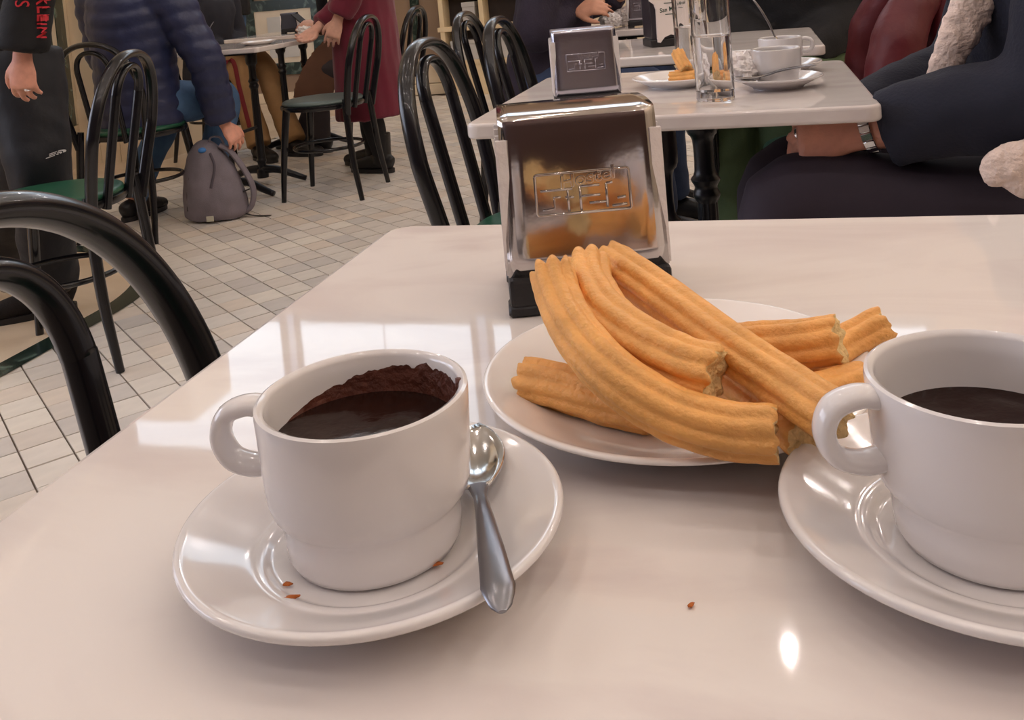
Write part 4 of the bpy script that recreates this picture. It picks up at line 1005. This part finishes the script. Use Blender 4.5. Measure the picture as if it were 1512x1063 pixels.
# --- maroon jacket over the chair back
M_mar = mat('maroon_nylon', (92, 28, 36), .5, var=.1, vscale=9, bump=.15, bscale=50)
mj = empty('jacket', (0, 0, 0), 0, 'maroon padded jacket hung over a chair back', 'jacket')
xx, yy = .405, 2.55
g = [tube_geo(catmull([V((xx + .0, yy, .90)), V((xx + .01, yy, .84)), V((xx - .01, yy, .70)), V((xx - .02, yy, .55)), V((xx - .02, yy, .36))], 4), [(a, b) for a, b in zip(lerp_list([.14, .22, .24, .25, .25], 17), lerp_list([.03, .055, .065, .07, .075], 17))], 24, side=(0, 1, 0))]
remeshed('shell', g, .011, M_mar, mj, 4, fold=.012, ffreq=7, fstretch=(1, 1, .5))
for sy in (-1, 1):
    v, f = limb([V((xx - .02, yy + sy * .17, .86)), V((xx - .10, yy + sy * .24, .74)), V((xx - .13, yy + sy * .25, .55)), V((xx - .12, yy + sy * .24, .40))], [.05, .062, .058, .05], 18)
    remeshed('sleeve', [(v, f)], .010, M_mar, mj, 4, fold=.008, ffreq=9)

# --- person with the fleece-lined jacket at the right
J = seated((.46, 1.60), math.radians(180), lean=.03)
J['wL'] = ony(1292, 194, 1.455); J['eL'] = ony(1545, 130, 1.40); J['sL'] = V((.47, 1.42, 1.10)); J['wR'] = V((.105, 1.595, .658)); J['eR'] = ony(1425, 98, 1.80); J['sR'] = V((.50, 1.80, 1.10))
J['hL'] = V((.46, 1.50, .545)); J['kL'] = ony(1152, 300, 1.455); J['aL'] = V((.10, 1.44, .09)); J['kR'] = ony(1150, 268, 1.60); J['aR'] = V((.02, 1.60, .09))
M_navy = mat('navy_wool', (34, 36, 50), .9, var=.12, vscale=16, bump=.2, bscale=200)
M_plum = mat('plum_grey_jersey', (50, 42, 54), .8, var=.08, vscale=20, bump=.06, bscale=260)
M_fleece = mat('cream_fleece', (238, 216, 204), .95, var=.12, vscale=60, bump=.5, bscale=150)
fp_ = person('person in a navy jacket lined with cream fleece, hands clasped in the lap', J, SK2, dict(m=M_navy, pad=.022, low=-.08, cuffr=.036, cuff=-.012, voxel=.009, kw=dict(fold=.005, ffreq=13)), dict(m=M_plum, pad=-.002, voxel=.009, kw=dict(fold=.002, ffreq=8)), dict(m=M_blackl), voxel=.0040,
    hands={'L': dict(fd=V((-1, .10, -.06)), dorsal=V((.0, -.85, .52)), thumb=1, curl=(.75, .95, .6), spread=.09, size=.97, tcurl=.25), 'R': dict(fd=V((-.62, -.78, .06)), dorsal=V((-.8, .5, .3)), thumb=1, curl=(.65, .8, .5), size=.97, spread=.10)})
def fleece(path, rad, side):
    P = catmull(path, 6); g = [tube_geo(P, [(np.interp(i, np.linspace(0, len(P) - 1, len(rad)), [q[0] for q in rad]), np.interp(i, np.linspace(0, len(P) - 1, len(rad)), [q[1] for q in rad])) for i in range(len(P))], 18, side=side)]
    return remeshed('fleece_lining', g, .006, M_fleece, fp_, 2, fold=.0035, ffreq=70)
fleece(py_((1478, -70, 1.50), (1440, 0, 1.49), (1412, 60, 1.48), (1378, 135, 1.485)), [(.036, .02), (.033, .018), (.029, .016), (.018, .012)], RX)
fleece([ony(1448, 262, 1.345), ony(1490, 248, 1.34), ony(1570, 255, 1.34)], [(.012, .010), (.034, .014), (.05, .016)], UP)
# watch
wx = (J['wL'] - J['eL']).normalized(); wp = J['wL'] + wx * .008
sw = empty('wristwatch', (0, 0, 0), 0, 'steel wristwatch on the wrist of the person in the fleece-lined jacket', 'watch')
M_silver = mat('silver', (230, 230, 235), .15, 1)
for k in range(16):
    a = 2 * PI * k / 16; sdv = wx.orthogonal().normalized(); b2 = wx.cross(sdv); c = wp + (sdv * math.cos(a) + b2 * math.sin(a)) * .0285
    o = box('bracelet_link', -.008, .008, -.0052, .0052, -.002, .002, M_silver, sw, .001, 1); o.matrix_world = Matrix.Translation(c) @ Matrix((wx, (b2 * math.cos(a) - sdv * math.sin(a)), (sdv * math.cos(a) + b2 * math.sin(a)))).transposed().to_4x4()
top = (UPV - wx * UPV.dot(wx)).normalized(); sdw = top.cross(wx)
o = lathe('watch_case', [(0, -.003), (.015, -.003), (.017, 0), (.016, .004), (0, .0045)], M_silver, sw, 28); o.matrix_world = Matrix.Translation(wp + top * .031) @ Matrix((wx, -sdw, top)).transposed().to_4x4()
ring_on_finger(J, 'L', dict(fd=V((-1, .10, -.06)), dorsal=V((.0, -.85, .52)), thumb=1, curl=(.75, .95, .6), spread=.09, size=.97), 1, M_silver, fp_)

bpy.data.scenes.remove(TMP)
